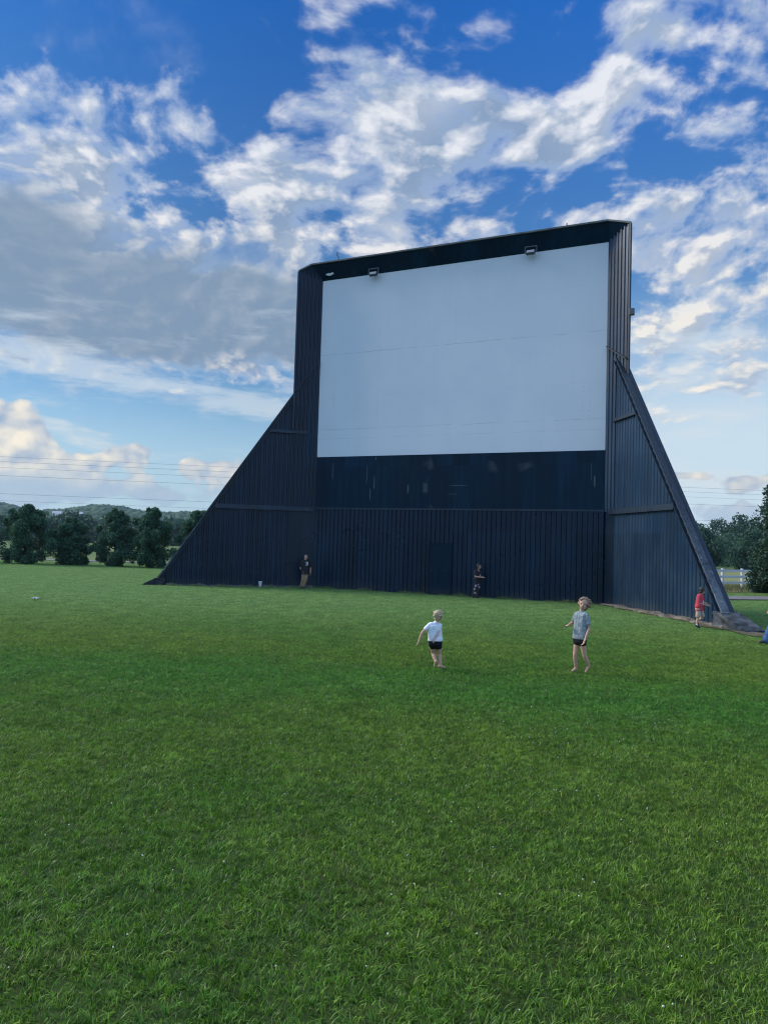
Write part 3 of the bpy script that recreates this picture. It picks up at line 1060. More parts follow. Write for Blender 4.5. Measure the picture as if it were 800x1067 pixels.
# bare earth along the near wing
h, d, n = side(1)
fold, WL, Z0, SL = wing_spec[1]
wd = Vector((math.cos(fold), -math.sin(fold), 0))
wn = Vector((-math.sin(fold), -math.cos(fold), 0))
S = h + d * 0.5
bm = bmesh.new()
g = np.random.default_rng(21)
inner, outer = [], []
for i in range(40):
    s = -0.8 + 11.2 * i / 39
    w = 0.34 + 0.12 * math.sin(i * 0.9) + g.uniform(-0.1, 0.1) + (0.25 if i > 26 else 0)
    inner.append(bm.verts.new(root.matrix_basis @ (S + wd * s - wn * 0.1 + Vector((0, 0, 0.05)))))
    outer.append(bm.verts.new(root.matrix_basis @ (S + wd * s + wn * w + Vector((0, 0, 0.045)))))
for i in range(39):
    bm.faces.new((inner[i], inner[i + 1], outer[i + 1], outer[i]))
tag(obj('bare_earth', bm, m_earth), kind='structure')

# ------------------------------------------------------------------ trees
def leaf_cloud(g, centers, radii, n, size, flat=0.0):
    """bent leaf sprays (two triangles folded) scattered round clump centres; returns verts, tris"""
    k = g.integers(0, len(centers), n)
    dirn = g.normal(0, 1, (n, 3))
    dirn /= np.linalg.norm(dirn, axis=1, keepdims=True)
    rad = g.random(n) ** 0.45
    p = centers[k] + dirn * radii[k] * rad[:, None]
    a = g.normal(0, 1, (n, 3)) + dirn * 0.8
    a[:, 2] *= (1 - flat)
    a /= np.linalg.norm(a, axis=1, keepdims=True)
    b_ = np.cross(a, g.normal(0, 1, (n, 3)))
    b_ /= np.linalg.norm(b_, axis=1, keepdims=True)
    s = size * g.uniform(0.6, 1.35, n)[:, None]
    c = np.cross(a, b_) * s * 0.25
    V = np.stack([p - a * s, p + b_ * s * 0.5 + c, p + a * s, p - b_ * s * 0.5 + c], 1)
    i = np.arange(n)[:, None] * 4
    F = np.concatenate([i + 0, i + 1, i + 2, i + 0, i + 2, i + 3], 1)
    return V.reshape(-1, 3), F.reshape(-1)


def tree(name, label, cat, loc, height, rad, mat, seed, shape='oval', base=0.05, n=5000, leaf=0.16, group=None, trunk_r=0.12):
    g = np.random.default_rng(seed)
    r_ = empty(name, loc, g.uniform(0, 6.28))
    tag(r_, label, cat, group)
    nc = 90
    zf = g.random(nc)
    if shape == 'oval':      # widest just below the middle, ragged pointed top
        prof = np.interp(zf, [0, 0.10, 0.35, 0.6, 0.8, 0.93, 1], [0.56, 0.88, 1.0, 0.93, 0.72, 0.44, 0.16])
    else:
        prof = np.interp(zf, [0, 0.2, 0.5, 0.8, 1], [0.6, 0.95, 1.0, 0.75, 0.25])
    ang = g.uniform(0, 2 * np.pi, nc)
    rr = np.sqrt(g.random(nc)) * 0.86
    lobes = 1 + 0.18 * np.sin(ang * 3 + seed) + 0.10 * np.sin(ang * 5 + zf * 9)
    C = np.stack([np.cos(ang) * rr * prof * rad * lobes, np.sin(ang) * rr * prof * rad * lobes, height * (base + (1 - base) * zf * 0.95)], -1)
    cr_ = (0.16 + 0.12 * g.random(nc))[:, None] * rad * np.array([[1, 1, 1.1]])
    cr_ = np.maximum(cr_ * (0.5 + 0.5 * prof)[:, None], 0.12)
    V, F = leaf_cloud(g, C, cr_, n, leaf)
    V[:, 2] = np.maximum(V[:, 2], 0.05)
    cr_o = obj('crown', mesh_np('crown', V, F, 3), mat, r_)
    bm = bmesh.new()
    tube(bm, [(0, 0, -0.1), (0.03, 0.0, height * 0.3), (0.0, 0.05, height * 0.6), (0.02, 0.02, height * 0.85)], [trunk_r * 1.25, trunk_r, trunk_r * 0.6, trunk_r * 0.2], 8)
    tr_ = obj('trunk', bm, m_bark, r_)
    bm = bmesh.new()
    for i in range(9):
        a = g.uniform(0, 6.28)
        z0 = height * g.uniform(0.12, 0.6)
        l_ = rad * g.uniform(0.5, 0.8)
        tube(bm, [(0, 0, z0), (math.cos(a) * l_ * 0.5, math.sin(a) * l_ * 0.5, z0 + l_ * 0.25), (math.cos(a) * l_, math.sin(a) * l_, z0 + l_ * 0.7)], [trunk_r * 0.45, trunk_r * 0.3, trunk_r * 0.1], 5)
    obj('limbs', bm, m_bark, r_)
    return r_


row = [
    (-31.9, 57.0, 4.4, 2.0, 'evergreen at the far end of the tree row from the screen wing'),
    (-27.2, 56.4, 4.55, 2.15, 'evergreen in the tree row with the tallest ragged peak, touching its end neighbour'),
    (-23.9, 56.6, 3.65, 1.9, 'lower rounder evergreen in the tree row, with grassy gaps on both sides'),
    (-20.5, 57.0, 4.5, 1.8, 'narrow upright evergreen in the tree row, just past the widest grassy gap'),
    (-17.6, 56.2, 4.6, 2.0, 'dense evergreen of the tree row standing next to the sloping screen wing'),
    (-14.0, 56.5, 4.5, 2.0, 'evergreen of the tree row half hidden behind the screen wing'),
]
for i, (x, y, hh, rr, lb) in enumerate(row):
    tree('evergreen_tree', lb, 'tree', (x, y, 0), hh, rr * 0.94, m_leaf_ev, 40 + i, 'oval', 0.03, 26000, 0.085, 'row of evergreens along the field edge', 0.11)

tree('broadleaf_tree', 'big dark broadleaf tree in front of the white fence beside the road', 'tree', (24.3, 42.5, 0), 7.6, 3.3, m_leaf_or, 71, 'round', 0.06, 38000, 0.10, None, 0.2)
tree('shrub', 'low dark shrub with feathery sprays in front of the white board fence', 'shrub', (23.9, 45.8, 0), 1.9, 1.5, m_leaf_or, 72, 'round', 0.02, 2600, 0.12, None, 0.05)
tree('roadside_bush', 'small bush by the fence posts at the near end of the white fence', 'shrub', (26.6, 48.5, 0), 1.3, 1.3, m_leaf_md, 73, 'round', 0.02, 1800, 0.11, None, 0.04)

# trees across the pasture that can be told apart
mids = [
    (46.0, 118, 6.0, 3.6, 'paler rounded tree at the pasture edge, next to the screen wing'),
    (52.0, 121, 6.6, 4.0, 'mid-green rounded tree at the pasture edge, in the middle of its group'),
    (58.5, 117, 6.2, 4.0, 'mid-green spreading tree at the pasture edge, beside the dark broadleaf tree'),
    (65.0, 119, 6.8, 4.2, 'mid-green tree at the pasture edge seen through the big broadleaf crown'),
]
for i, (x, y, hh, rr, lb) in enumerate(mids):
    tree('pasture_tree', lb, 'tree', (x, y, 0), hh, rr, m_leaf_md, 90 + i, 'round', 0.02, 12000, 0.17, 'trees along the pasture edge', 0.2)


# ------------------------------------------------------------------ hills and far woods
def ridge_h(x, y):
    """ground height of the hills behind the field"""
    a = x / max(y, 1.0)
    prof = np.interp(a, [-1.2, -0.62, -0.52, -0.47, -0.43, -0.385, -0.35, -0.31, -0.27, -0.2, 0.0, 0.3, 0.42, 0.6, 1.2],
                     [40, 46, 50, 40, 45, 55, 50, 40, 42, 44, 40, 26, 22, 26, 30])
    t = min(max((y - 330) / 1100.0, 0.0), 1.0)
    s = t * t * (3 - 2 * t)
    back = max(0.0, 1 - max(0.0, y - 1700) / 1500)
    return (0.75 * s + 0.25 * t) * prof * back + 3.0 * math.sin(x * 0.013 + y * 0.004) * t


bm = bmesh.new()
xs = np.linspace(-2600, 2600, 105)
ys = [320, 380, 450, 540, 650, 780, 920, 1080, 1240, 1400, 1500, 1600, 1750, 2000, 2400, 3000]
vs = [[bm.verts.new((x * y / 1500, y, ridge_h(x * y / 1500, y) - (0.5 if y < 330 else 0))) for x in xs] for y in ys]
for j in range(len(ys) - 1):
    for i in range(len(xs) - 1):
        bm.faces.new((vs[j][i], vs[j][i + 1], vs[j + 1][i + 1], vs[j + 1][i]))
m_hill = plain('hill_ground', (0.050, 0.085, 0.036), 0.95, 0.4, 0.01, 0, 0.1)
tag(obj('hills', bm, m_hill, smooth=True), kind='structure')

# canopy of the hill woods: jittered crown lumps
g = np.random.default_rng(5)
ico = bmesh.new()
bmesh.ops.create_icosphere(ico, subdivisions=2, radius=1.0)
iv = np.array([v.co[:] for v in ico.verts])
iff = np.array([[v.index for v in f_.verts] for f_ in ico.faces])
ico.free()


def lumps(pts, rad, g, squash=0.85):
    n = len(pts)
    nv = len(iv)
    J = 1 + g.normal(0, 0.16, (n, nv, 1))
    rot = g.uniform(0, 6.28, n)
    c, s = np.cos(rot), np.sin(rot)
    B = iv[None] * J
    X = B[:, :, 0] * c[:, None] - B[:, :, 1] * s[:, None]
    Y = B[:, :, 0] * s[:, None] + B[:, :, 1] * c[:, None]
    V = np.stack([X, Y, B[:, :, 2] * squash], -1) * rad[:, None, None] + pts[:, None]
    F = (iff[None] + (np.arange(n) * nv)[:, None, None]).reshape(-1)
    return V.reshape(-1, 3), F


pts = []
for i in range(5200):
    y = 560 + 1020 * g.random() ** 0.9
    a = g.uniform(-0.66, -0.16) if i < 4200 else g.uniform(0.30, 0.62)
    x = a * y
    # leave some pale clearings on the slope
    if math.sin(x * 0.011 + 1.3) * math.sin(y * 0.009) > 0.72: continue
    pts.append((x, y, ridge_h(x, y) + g.uniform(0.5, 4.0)))
pts = np.array(pts)
V, F = lumps(pts, g.uniform(3.6, 7.5, len(pts)), g)
m_canopy, nt, b = new_mat('hill_canopy')
geo = nt.nodes.new('ShaderNodeNewGeometry')
rnd = NX(geo.outputs['Random Per Island'])
nn = noise(geo.outputs['Position'], 0.35, 4, 0.7)
setin(b, 'Base Color', mixc((rnd * 0.6 + nn * 0.4), (0.030, 0.065, 0.040), (0.085, 0.130, 0.070)))
setin(b, 'Roughness', 0.9)
setin(b, 'Specular IOR Level', 0.1)
bump(b, nn, 1.0, 1.5)
o = obj('hill_woods', mesh_np('hill_woods', V, F, 3), m_canopy)
tag(o, 'wooded hillside of crowded green crowns on the horizon', None, None, 'stuff')


# nearer belts of woodland, one mass each: sprays of leaves round many crowns
def belt(name, label, spots, mat, seed, leaf, per):
    g = np.random.default_rng(seed)
    Vs, Fs, off = [], [], 0
    for x, y, hh, rr in spots:
        nc = 26
        z = g.random(nc)
        pr = np.interp(z, [0, 0.3, 0.7, 1], [0.75, 1, 0.8, 0.3])
        an = g.uniform(0, 6.28, nc)
        q = np.sqrt(g.random(nc)) * pr * rr
        C = np.stack([x + np.cos(an) * q, y + np.sin(an) * q, (ridge_h(x, y) if y > 0 else 0) + 0.2 + z * hh * 0.92], -1)
        v, f_ = leaf_cloud(g, C, np.full((nc, 3), 0.3 * rr), per, leaf)
        Vs.append(v)
        Fs.append(f_ + off)
        off += len(v)
    o = obj(name, mesh_np(name, np.concatenate(Vs), np.concatenate(Fs), 3), mat)
    tag(o, label, None, None, 'stuff')


g = np.random.default_rng(8)
sp_l = [(g.uniform(-0.70, -0.14) * y, y, g.uniform(5.5, 9.5), g.uniform(4.0, 6.5)) for y in g.uniform(215, 300, 95)]
belt('far_woodland', 'belt of dark mixed woodland below the wooded hill', sp_l, m_leaf_far, 31, 0.75, 420)
sp_r = [(g.uniform(0.30, 0.75) * y, y, g.uniform(9.0, 13.0), g.uniform(4.5, 7.0)) for y in g.uniform(185, 250, 60)]
belt('skyline_woodland', 'dark skyline woodland behind the pasture trees', sp_r, m_leaf_far, 32, 0.42, 1000)
sp_m = [(g.uniform(0.34, 0.75) * y, y, g.uniform(4.5, 6.5), g.uniform(3.0, 4.5)) for y in g.uniform(126, 150, 26)]
belt('hedge_thicket', 'thicket of mid-green growth along the back of the pasture', sp_m, m_leaf_md, 33, 0.26, 1100)


# ------------------------------------------------------------------ pasture, verge, roads
def sheet(name, poly, z, mat):
    bm = bmesh.new()
    bm.faces.new([bm.verts.new((x, y, z)) for x, y in poly])
    bmesh.ops.triangulate(bm, faces=bm.faces)
    return tag(obj(name, bm, mat), kind='structure')


sheet('pasture', [(16, 53.5), (140, 80), (160, 132), (16, 116)], 0.03, m_past)
g = np.random.default_rng(9)
vp = [(12 + i * 2.0, 41.2 + i * 0.75 + g.uniform(-0.25, 0.25)) for i in range(20)] + [(52 - i * 2.0, 61 - i * 0.6 + g.uniform(-0.3, 0.3)) for i in range(20)]
sheet('verge', vp, 0.045, m_rough)
sheet('road', [(5.0, 36.9), (17.5, 37.4), (22.5, 38.9), (60, 51.5), (60, 54.0), (21.8, 41.3), (17.0, 40.0), (5.0, 39.4)], 0.075, m_asph)
sheet('lane', [(-120, 63.0), (-20, 66.0), (-8, 66.4), (-8, 69.6), (-20, 69.2), (-120, 66.5)], 0.03, m_asph)
# rough tall grass on the verge
g = np.random.default_rng(12)
n = 16000
C = np.stack([g.uniform(12, 48, n), np.zeros(n), np.zeros(n)], -1)
C[:, 1] = 41.6 + (C[:, 0] - 12) * 0.375 + g.random(n) ** 0.8 * (9.0 - (C[:, 0] - 12) * 0.05)
h_ = g.uniform(0.10, 0.34, n)
ln = g.normal(0, 0.4, (n, 2)) * h_[:, None]
an = g.uniform(0, 6.28, n)
wv = np.stack([np.cos(an), np.sin(an), np.zeros(n)], -1) * 0.012
V = np.stack([C - wv, C + wv, C + np.concatenate([ln, h_[:, None]], 1)], 1).reshape(-1, 3)
V[:, 2] += 0.04
m_tall, nt, b = new_mat('dry_tall_grass')
geo = nt.nodes.new('ShaderNodeNewGeometry')
setin(b, 'Base Color', mixc(NX(geo.outputs['Random Per Island']), (0.085, 0.115, 0.035), (0.23, 0.20, 0.09)))
setin(b, 'Roughness', 0.8)
tag(obj('tall_grass', mesh_np('tall_grass', V, np.arange(n * 3), 3), m_tall), 'rough olive grass bank between the road and the white fence', None, None, 'stuff')

# uncut weeds along the foot of the screen
g = np.random.default_rng(14)
n = 9000
u_ = g.random(n)
hd = np.array([math.cos(TH), math.sin(TH)])
q = np.where((g.random(n) < 0.68)[:, None], np.array([[AX, AY]]) + hd * (u_ * WID)[:, None] + np.array([-hd[1], hd[0]]) * -(0.05 + np.abs(g.normal(0, 0.13, n)))[:, None],
             np.array([[-4.1, 37.2]]) + np.array([[-6.75, -1.25]]) * u_[:, None] + np.array([[0.17, -0.98]]) * (0.32 + np.abs(g.normal(0, 0.16, n)))[:, None])
C = np.concatenate([q, np.zeros((n, 1))], 1)
cl_n = np.sin(u_ * 37.0) * 0.5 + np.sin(u_ * 91.0 + 1.0) * 0.35
h_ = g.uniform(0.05, 0.13, n) * np.clip(1.0 + cl_n, 0.45, 2.2)
ln = g.normal(0, 0.45, (n, 2)) * h_[:, None]
an = g.uniform(0, 6.28, n)
wv = np.stack([np.cos(an), np.sin(an), np.zeros(n)], -1) * 0.007
V = np.stack([C - wv, C + wv, C + np.concatenate([ln, h_[:, None]], 1)], 1).reshape(-1, 3)
m_weed, nt, b = new_mat('uncut_grass')
geo = nt.nodes.new('ShaderNodeNewGeometry')
setin(b, 'Base Color', mixc(NX(geo.outputs['Random Per Island']), (0.07, 0.15, 0.03), (0.22, 0.26, 0.09)))
setin(b, 'Roughness', 0.7)
tag(obj('weeds', mesh_np('weeds', V, np.arange(n * 3), 3), m_weed), 'fringe of longer uncut grass along the foot of the screen', None, None, 'stuff')

# white board fence
fr = empty('board_fence', (23.0, 50.2, 0), math.atan2(5.1, 5.3) * 0.78)
tag(fr, 'white three-rail board fence along the pasture beyond the road', 'fence')
for i in range(-3, 8):
    bm = bmesh.new()
    box(bm, i * 2.4 - 0.075, i * 2.4 + 0.075, -0.07, 0.07, -0.1, 1.38, 0.01)
    obj('post', bm, m_fencew, fr)
for zr in (0.42, 0.82, 1.22):
    bm = bmesh.new()
    box(bm, -7.4, 17.0, -0.105, -0.072, zr - 0.085, zr + 0.085, 0.004)
    obj('rail', bm, m_fencew, fr)

# ------------------------------------------------------------------ power lines
wl = [(18.3, 0.040, 'topmost of the thin power lines crossing the sky'),
      (17.4, 0.045, 'second highest power line, close under the topmost one'),
      (16.3, 0.040, 'third power line down, lowest of the upper bunch'),
      (14.7, 0.045, 'single power line in the open gap under the upper bunch'),
      (11.0, 0.045, 'upper one of the pair of low power lines above the hill'),
      (9.6, 0.035, 'lowest of the power lines, just above the wooded hill')]
for k, (z, r_, lb) in enumerate(wl):
    bm = bmesh.new()
    pts = []
    for i in range(41):
        x = -260 + 560 * i / 40
        y = 150 + (x + 78) * 0.147
        f_ = ((i * 2.5) % 25) / 25.0
        sag = -1.1 * 4 * f_ * (1 - f_) if k != 9 else 0
        # long shallow catenary between supports outside the view
        u_ = (x - 20) / 280.0
        pts.append((x + k * 0.0, y + k * 1.3, z - 0.6 + 1.1 * u_ * u_))
    tube(bm, pts, r_ * 0.5, 5)
    tag(obj('power_line', bm, m_wire), lb, 'power line', 'power lines beyond the field')

# ------------------------------------------------------------------ air
bm = bmesh.new()
box(bm, -2500, 2500, -40, 3200, -1.5, 75)
m_haze = bpy.data.materials.new('haze')
m_haze.use_nodes = True
hn = m_haze.node_tree
hn.nodes.clear()
pv = hn.nodes.new('ShaderNodeVolumePrincipled')
pv.inputs['Color'].default_value = (0.60, 0.82, 1.0, 1)
pv.inputs['Density'].default_value = 0.00012
pv.inputs['Anisotropy'].default_value = 0.2
ho = hn.nodes.new('ShaderNodeOutputMaterial')
hn.links.new(pv.outputs[0], ho.inputs['Volume'])
tag(obj('haze', bm, m_haze), kind='stuff')

# ------------------------------------------------------------------ small far houses
m_hw = plain('white_siding', (0.74, 0.74, 0.72), 0.7, 0.05, 1.0)
m_roof = plain('grey_shingle', (0.42, 0.42, 0.43), 0.8, 0.2, 2.0)
m_win = plain('dark_window', (0.03, 0.035, 0.045), 0.2, 0.1, 1.0)
for hx, hy, hz_, w, lb in ((-269, 610, 16.2, 6.5, 'small white house on the wooded slope, the lower and narrower of the two'), (-250.5, 604, 16.0, 9.0, 'larger white house on the wooded slope, with the longer roof')):
    hr_ = empty('white_house', (hx, hy, hz_ - 2.6), 0.25)
    tag(hr_, lb, 'house', 'white houses on the far slope')
    bm = bmesh.new()
    box(bm, -w / 2, w / 2, -3, 3, -6.0, 6.0)
    obj('wall', bm, m_hw, hr_)
    bm = bmesh.new()
    prism(bm, [(-w / 2 - 0.4, -3.5, 6.0), (-w / 2 - 0.4, 3.5, 6.0), (-w / 2 - 0.4, 0, 8.2)], (w + 0.8, 0, 0))
    obj('roof', bm, m_roof, hr_)
    for wx in (-w / 4, w / 4):
        bm = bmesh.new()
        box(bm, wx - 0.5, wx + 0.5, -3.06, -3.003, 3.2, 4.8)
        obj('window', bm, m_win, hr_)

# ------------------------------------------------------------------ litter
cu = empty('paper_cup', (-5.98, 36.6, 0.05))
tag(cu, 'white paper cup standing at the foot of the screen wing', 'cup')
bm = bmesh.new()
tube(bm, [(0, 0, 0), (0, 0, 0.06), (0, 0, 0.22)], [0.062, 0.07, 0.09], 16)
obj('cup_body', bm, m_fencew, cu)
bm = bmesh.new()
tube(bm, [(0, 0, 0.221), (0, 0, 0.245), (0, 0, 0.26)], [0.097, 0.097, 0.085], 16)
obj('lid', bm, m_fencew, cu)
bm = bmesh.new()
g = np.random.default_rng(77)
bmesh.ops.create_grid(bm, x_segments=8, y_segments=6, size=0.5)
for v_ in bm.verts:
    v_.co = Vector((v_.co.x * 0.24 + g.normal(0, 0.006), v_.co.y * 0.20 + g.normal(0, 0.012), 0.055 + abs(math.sin(v_.co.x * 7 + v_.co.y * 5)) * 0.05 + g.uniform(0, 0.02)))
bmesh.ops.solidify(bm, geom=bm.faces[:], thickness=0.004)
lt = obj('paper_scrap', bm, plain('grey_paper', (0.45, 0.46, 0.48), 0.8, 0.1, 9))
lt.location = (-11.95, 25.7, 0)
tag(lt, 'crumpled white paper scrap lying on the open lawn', 'litter')


# ------------------------------------------------------------------ people
def capsule(bm, p0, p1, r0, r1, seg=14, flat=None):
    """tapered round-ended limb"""
    p0, p1 = Vector(p0), Vector(p1)
    d = p1 - p0
    if d.length < 1e-6:
        d = Vector((0, 0, 1e-3))
    pts, rad = [], []
    dn = d.normalized()
    for a in (-80, -50, -20):
        pts.append(p0 + dn * r0 * math.sin(R(a)))
        rad.append(r0 * math.cos(R(a)))
    for a in (0.33, 0.66):
        pts.append(p0 + d * a)
        rad.append(r0 + (r1 - r0) * a)
    for a in (20, 50, 80):
        pts.append(p1 + dn * r1 * math.sin(R(a)))
        rad.append(r1 * math.cos(R(a)))
    tube(bm, pts, rad, seg)


def ball(bm, c, r, rot=None):
    m = Matrix.Translation(c) @ (rot or Matrix.Identity(4)) @ Matrix.Diagonal((*r, 1)) if not isinstance(r, (int, float)) else Matrix.Translation(c) @ Matrix.Diagonal((r, r, r, 1))
    bmesh.ops.create_uvsphere(bm, u_segments=18, v_segments=12, radius=1.0, matrix=m)


def fuse(name, bm, voxel, smooth_it=4):
    """fuse overlapping volumes into one continuous skin"""
    me = bpy.data.meshes.new(name + '_raw')
    bmesh.ops.recalc_face_normals(bm, faces=bm.faces)
    bm.to_mesh(me)
    bm.free()
    o = bpy.data.objects.new(name + '_raw', me)
    COL.objects.link(o)
    r_ = o.modifiers.new('r', 'REMESH')
    r_.mode = 'VOXEL'
    r_.voxel_size = voxel
    if smooth_it:
        s = o.modifiers.new('s', 'SMOOTH')
        s.factor = 0.5
        s.iterations = smooth_it
    dg = bpy.context.evaluated_depsgraph_get()
    out = bpy.data.meshes.new_from_object(o.evaluated_get(dg))
    bpy.data.objects.remove(o)
    bpy.data.meshes.remove(me)
    for p in out.polygons: p.use_smooth = True
    return out


def hand(bm, wrist, d, side_v, size, curl=0.5):
    """palm, four unequal bent fingers and a thumb leaving the side of the palm"""
    w, d, s = Vector(wrist), Vector(d).normalized(), Vector(side_v)
    s = (s - d * s.dot(d)).normalized()
    nrm = d.cross(s)
    L_ = size
    palm_c = w + d * L_ * 0.26
    for k in (-0.13, 0.0, 0.13):
        capsule(bm, w + d * L_ * 0.06 + s * k * L_ * 0.6, w + d * L_ * 0.46 + s * k * L_ * 1.1, L_ * 0.10, L_ * 0.085, 8)
    for j, (off, ln_) in enumerate(((-0.20, 0.36), (-0.07, 0.46), (0.06, 0.49), (0.19, 0.43))):
        a = w + d * L_ * 0.48 + s * off * L_
        dd = (d + nrm * curl * 0.5 + s * off * 0.25).normalized()
        m1 = a + dd * ln_ * L_ * 0.5
        de = (d + nrm * curl * 1.5 + s * off * 0.2).normalized()
        m2 = m1 + de * ln_ * L_ * 0.5
        capsule(bm, a, m1, L_ * 0.052, L_ * 0.046, 7)
        capsule(bm, m1, m2, L_ * 0.046, L_ * 0.038, 7)
    t0 = w + d * L_ * 0.16 + s * L_ * 0.15
    t1 = t0 + (d * 0.6 + s * 0.7 + nrm * 0.3).normalized() * L_ * 0.26
    t2 = t1 + (d * 0.9 + s * 0.25 + nrm * 0.4).normalized() * L_ * 0.22
    capsule(bm, t0, t1, L_ * 0.065, L_ * 0.055, 7)
    capsule(bm, t1, t2, L_ * 0.055, L_ * 0.042, 7)


M_FACE = [m_skin, plain('eye_dark', (0.02, 0.016, 0.013), 0.3, 0.0), plain('lips', (0.36, 0.15, 0.13), 0.5, 0.0)]


def head(bm, c, hd, face, hgt):
    """skull, jaw, nose, ears, neck base. c centre, face direction, hgt head height. returns basis"""
    f_ = Vector(face).normalized()
    u = Vector(hd).normalized()
    s = f_.cross(u).normalized()
    f_ = u.cross(s).normalized()
    rot = Matrix((s, f_, u)).transposed().to_4x4()
    c = Vector(c)
    ball(bm, c + u * hgt * 0.08 - f_ * hgt * 0.03, (hgt * 0.36, hgt * 0.42, hgt * 0.42), rot)
    ball(bm, c - u * hgt * 0.20 + f_ * hgt * 0.10, (hgt * 0.27, hgt * 0.28, hgt * 0.30), rot)
    capsule(bm, c + f_ * hgt * 0.38 + u * hgt * 0.02, c + f_ * hgt * 0.455 - u * hgt * 0.12, hgt * 0.035, hgt * 0.05, 8)
    for k in (-1, 1):
        ball(bm, c + s * k * hgt * 0.365 - u * hgt * 0.03, (hgt * 0.04, hgt * 0.07, hgt * 0.11), rot)
    return s, f_, u


def paint_face(me, c, s, f_, u, hgt):
    c = Vector(c)
    spots = [(c + f_ * hgt * 0.36 + s * k * hgt * 0.15 + u * hgt * 0.02, hgt * 0.045, 1) for k in (-1, 1)]
    spots += [(c + f_ * hgt * 0.37 - u * hgt * 0.24 + s * k * hgt * 0.05, hgt * 0.04, 2) for k in (-1, 0, 1)]
    for p in me.polygons:
        pc = p.center
        for q, r_, mi in spots:
            if (pc - q).length < r_:
                p.material_index = mi


def person(loc, scale, J, label, parts, voxel=0.007, seed=1, skin=None):
    """J: joints in metres relative to the feet (x picture-right, y away, z up), built at full size"""
    r_ = empty('person', loc)
    tag(r_, label, 'person')
    V_ = {k: Vector(v) * scale for k, v in J.items() if k not in ('face', 'headup', 'r')}
    q = J['r']
    hgt = q['head'] * scale
    w = {k: v * scale for k, v in q.items()}
    bm = bmesh.new()
    capsule(bm, V_['neck'], V_['head'] - Vector(J['headup']).normalized() * hgt * 0.15, w['neck'], w['neck'] * 0.95)
    basis = head(bm, V_['head'], J['headup'], J['face'], hgt)
    # trunk
    ch = (V_['neck'] * 0.62 + (V_['hipL'] + V_['hipR']) * 0.19)
    capsule(bm, V_['shL'] * 0.75 + V_['shR'] * 0.25, V_['shR'] * 0.75 + V_['shL'] * 0.25, w['chest'] * 0.72, w['chest'] * 0.72)
    mid = (V_['hipL'] + V_['hipR']) / 2
    top_ = (V_['shL'] + V_['shR']) / 2
    sv = (V_['shR'] - V_['shL'])
    for k in (-0.2, 0.2):
        capsule(bm, top_ + sv * k - Vector((0, 0, w['chest'] * 0.5)), mid + sv * k * 0.8 + Vector((0, 0, w['hip'] * 0.4)), w['chest'], w['hip'])
    capsule(bm, V_['hipL'], V_['hipR'], w['hip'], w['hip'])
    for s_ in 'LR':
        capsule(bm, V_['sh' + s_], V_['el' + s_], w['uarm'], w['elb'])
        capsule(bm, V_['el' + s_], V_['wr' + s_], w['elb'], w['wr'])
        capsule(bm, V_['hip' + s_], V_['kn' + s_], w['thigh'], w['knee'])
        capsule(bm, V_['kn' + s_] * 0.7 + V_['an' + s_] * 0.3, V_['an' + s_], w['calf'], w['ank'])
        capsule(bm, V_['kn' + s_], V_['kn' + s_] * 0.6 + V_['an' + s_] * 0.4, w['knee'], w['calf'])
        hd = V_['wr' + s_] - V_['el' + s_]
        hand(bm, V_['wr' + s_], hd, Vector(q_side.get(s_, (0, -1, 0))), hgt * 0.72)
        if 'toe' + s_ in V_:
            capsule(bm, V_['an' + s_] + (V_['an' + s_] - V_['toe' + s_]).normalized() * w['ank'] * 0.5 - Vector((0, 0, w['ank'] * 0.2)), V_['toe' + s_], w['ank'] * 1.05, w['ank'] * 0.75)
    me = fuse('body', bm, voxel)
    for m in (skin or M_FACE): me.materials.append(m)
    body = bpy.data.objects.new('body', me)
    COL.objects.link(body)
    body.parent = r_
    paint_face(me, V_['head'], *basis, hgt)
    parts(r_, V_, w, basis, hgt, voxel)
    return r_


q_side = {'L': (0, -1, 0), 'R': (0, -1, 0)}


from mathutils import noise as mnoise


def ruffle(me, amp, freq, stretch=1.0):
    """push a surface in and out along its normals: cloth folds, hair locks"""
    cos = [v.co.copy() for v in me.vertices]
    nrm = [v.normal.copy() for v in me.vertices]
    for v, c, n in zip(me.vertices, cos, nrm):
        q = Vector((c.x * freq, c.y * freq, c.z * freq * stretch))
        v.co = c + n * (mnoise.noise(q) + 0.5 * mnoise.noise(q * 2.3)) * amp


def garment(name, root_, mat, caps, voxel, balls=(), sm=3, cut=None):
    bm = bmesh.new()
    for c in caps: capsule(bm, *c)
    for c in balls: ball(bm, *c)
    me = fuse(name, bm, voxel, sm)
    if name not in ('shoe', 'sock'): ruffle(me, 0.007, 11.0, 0.6)
    if cut:
        b2 = bmesh.new()
        b2.from_mesh(me)
        for co_, no_ in cut:
            bmesh.ops.bisect_plane(b2, geom=b2.verts[:] + b2.edges[:] + b2.faces[:], plane_co=co_, plane_no=no_, clear_outer=True)
        b2.to_mesh(me)
        b2.free()
        for p in me.polygons: p.use_smooth = True
    return obj(name, me, mat, root_)


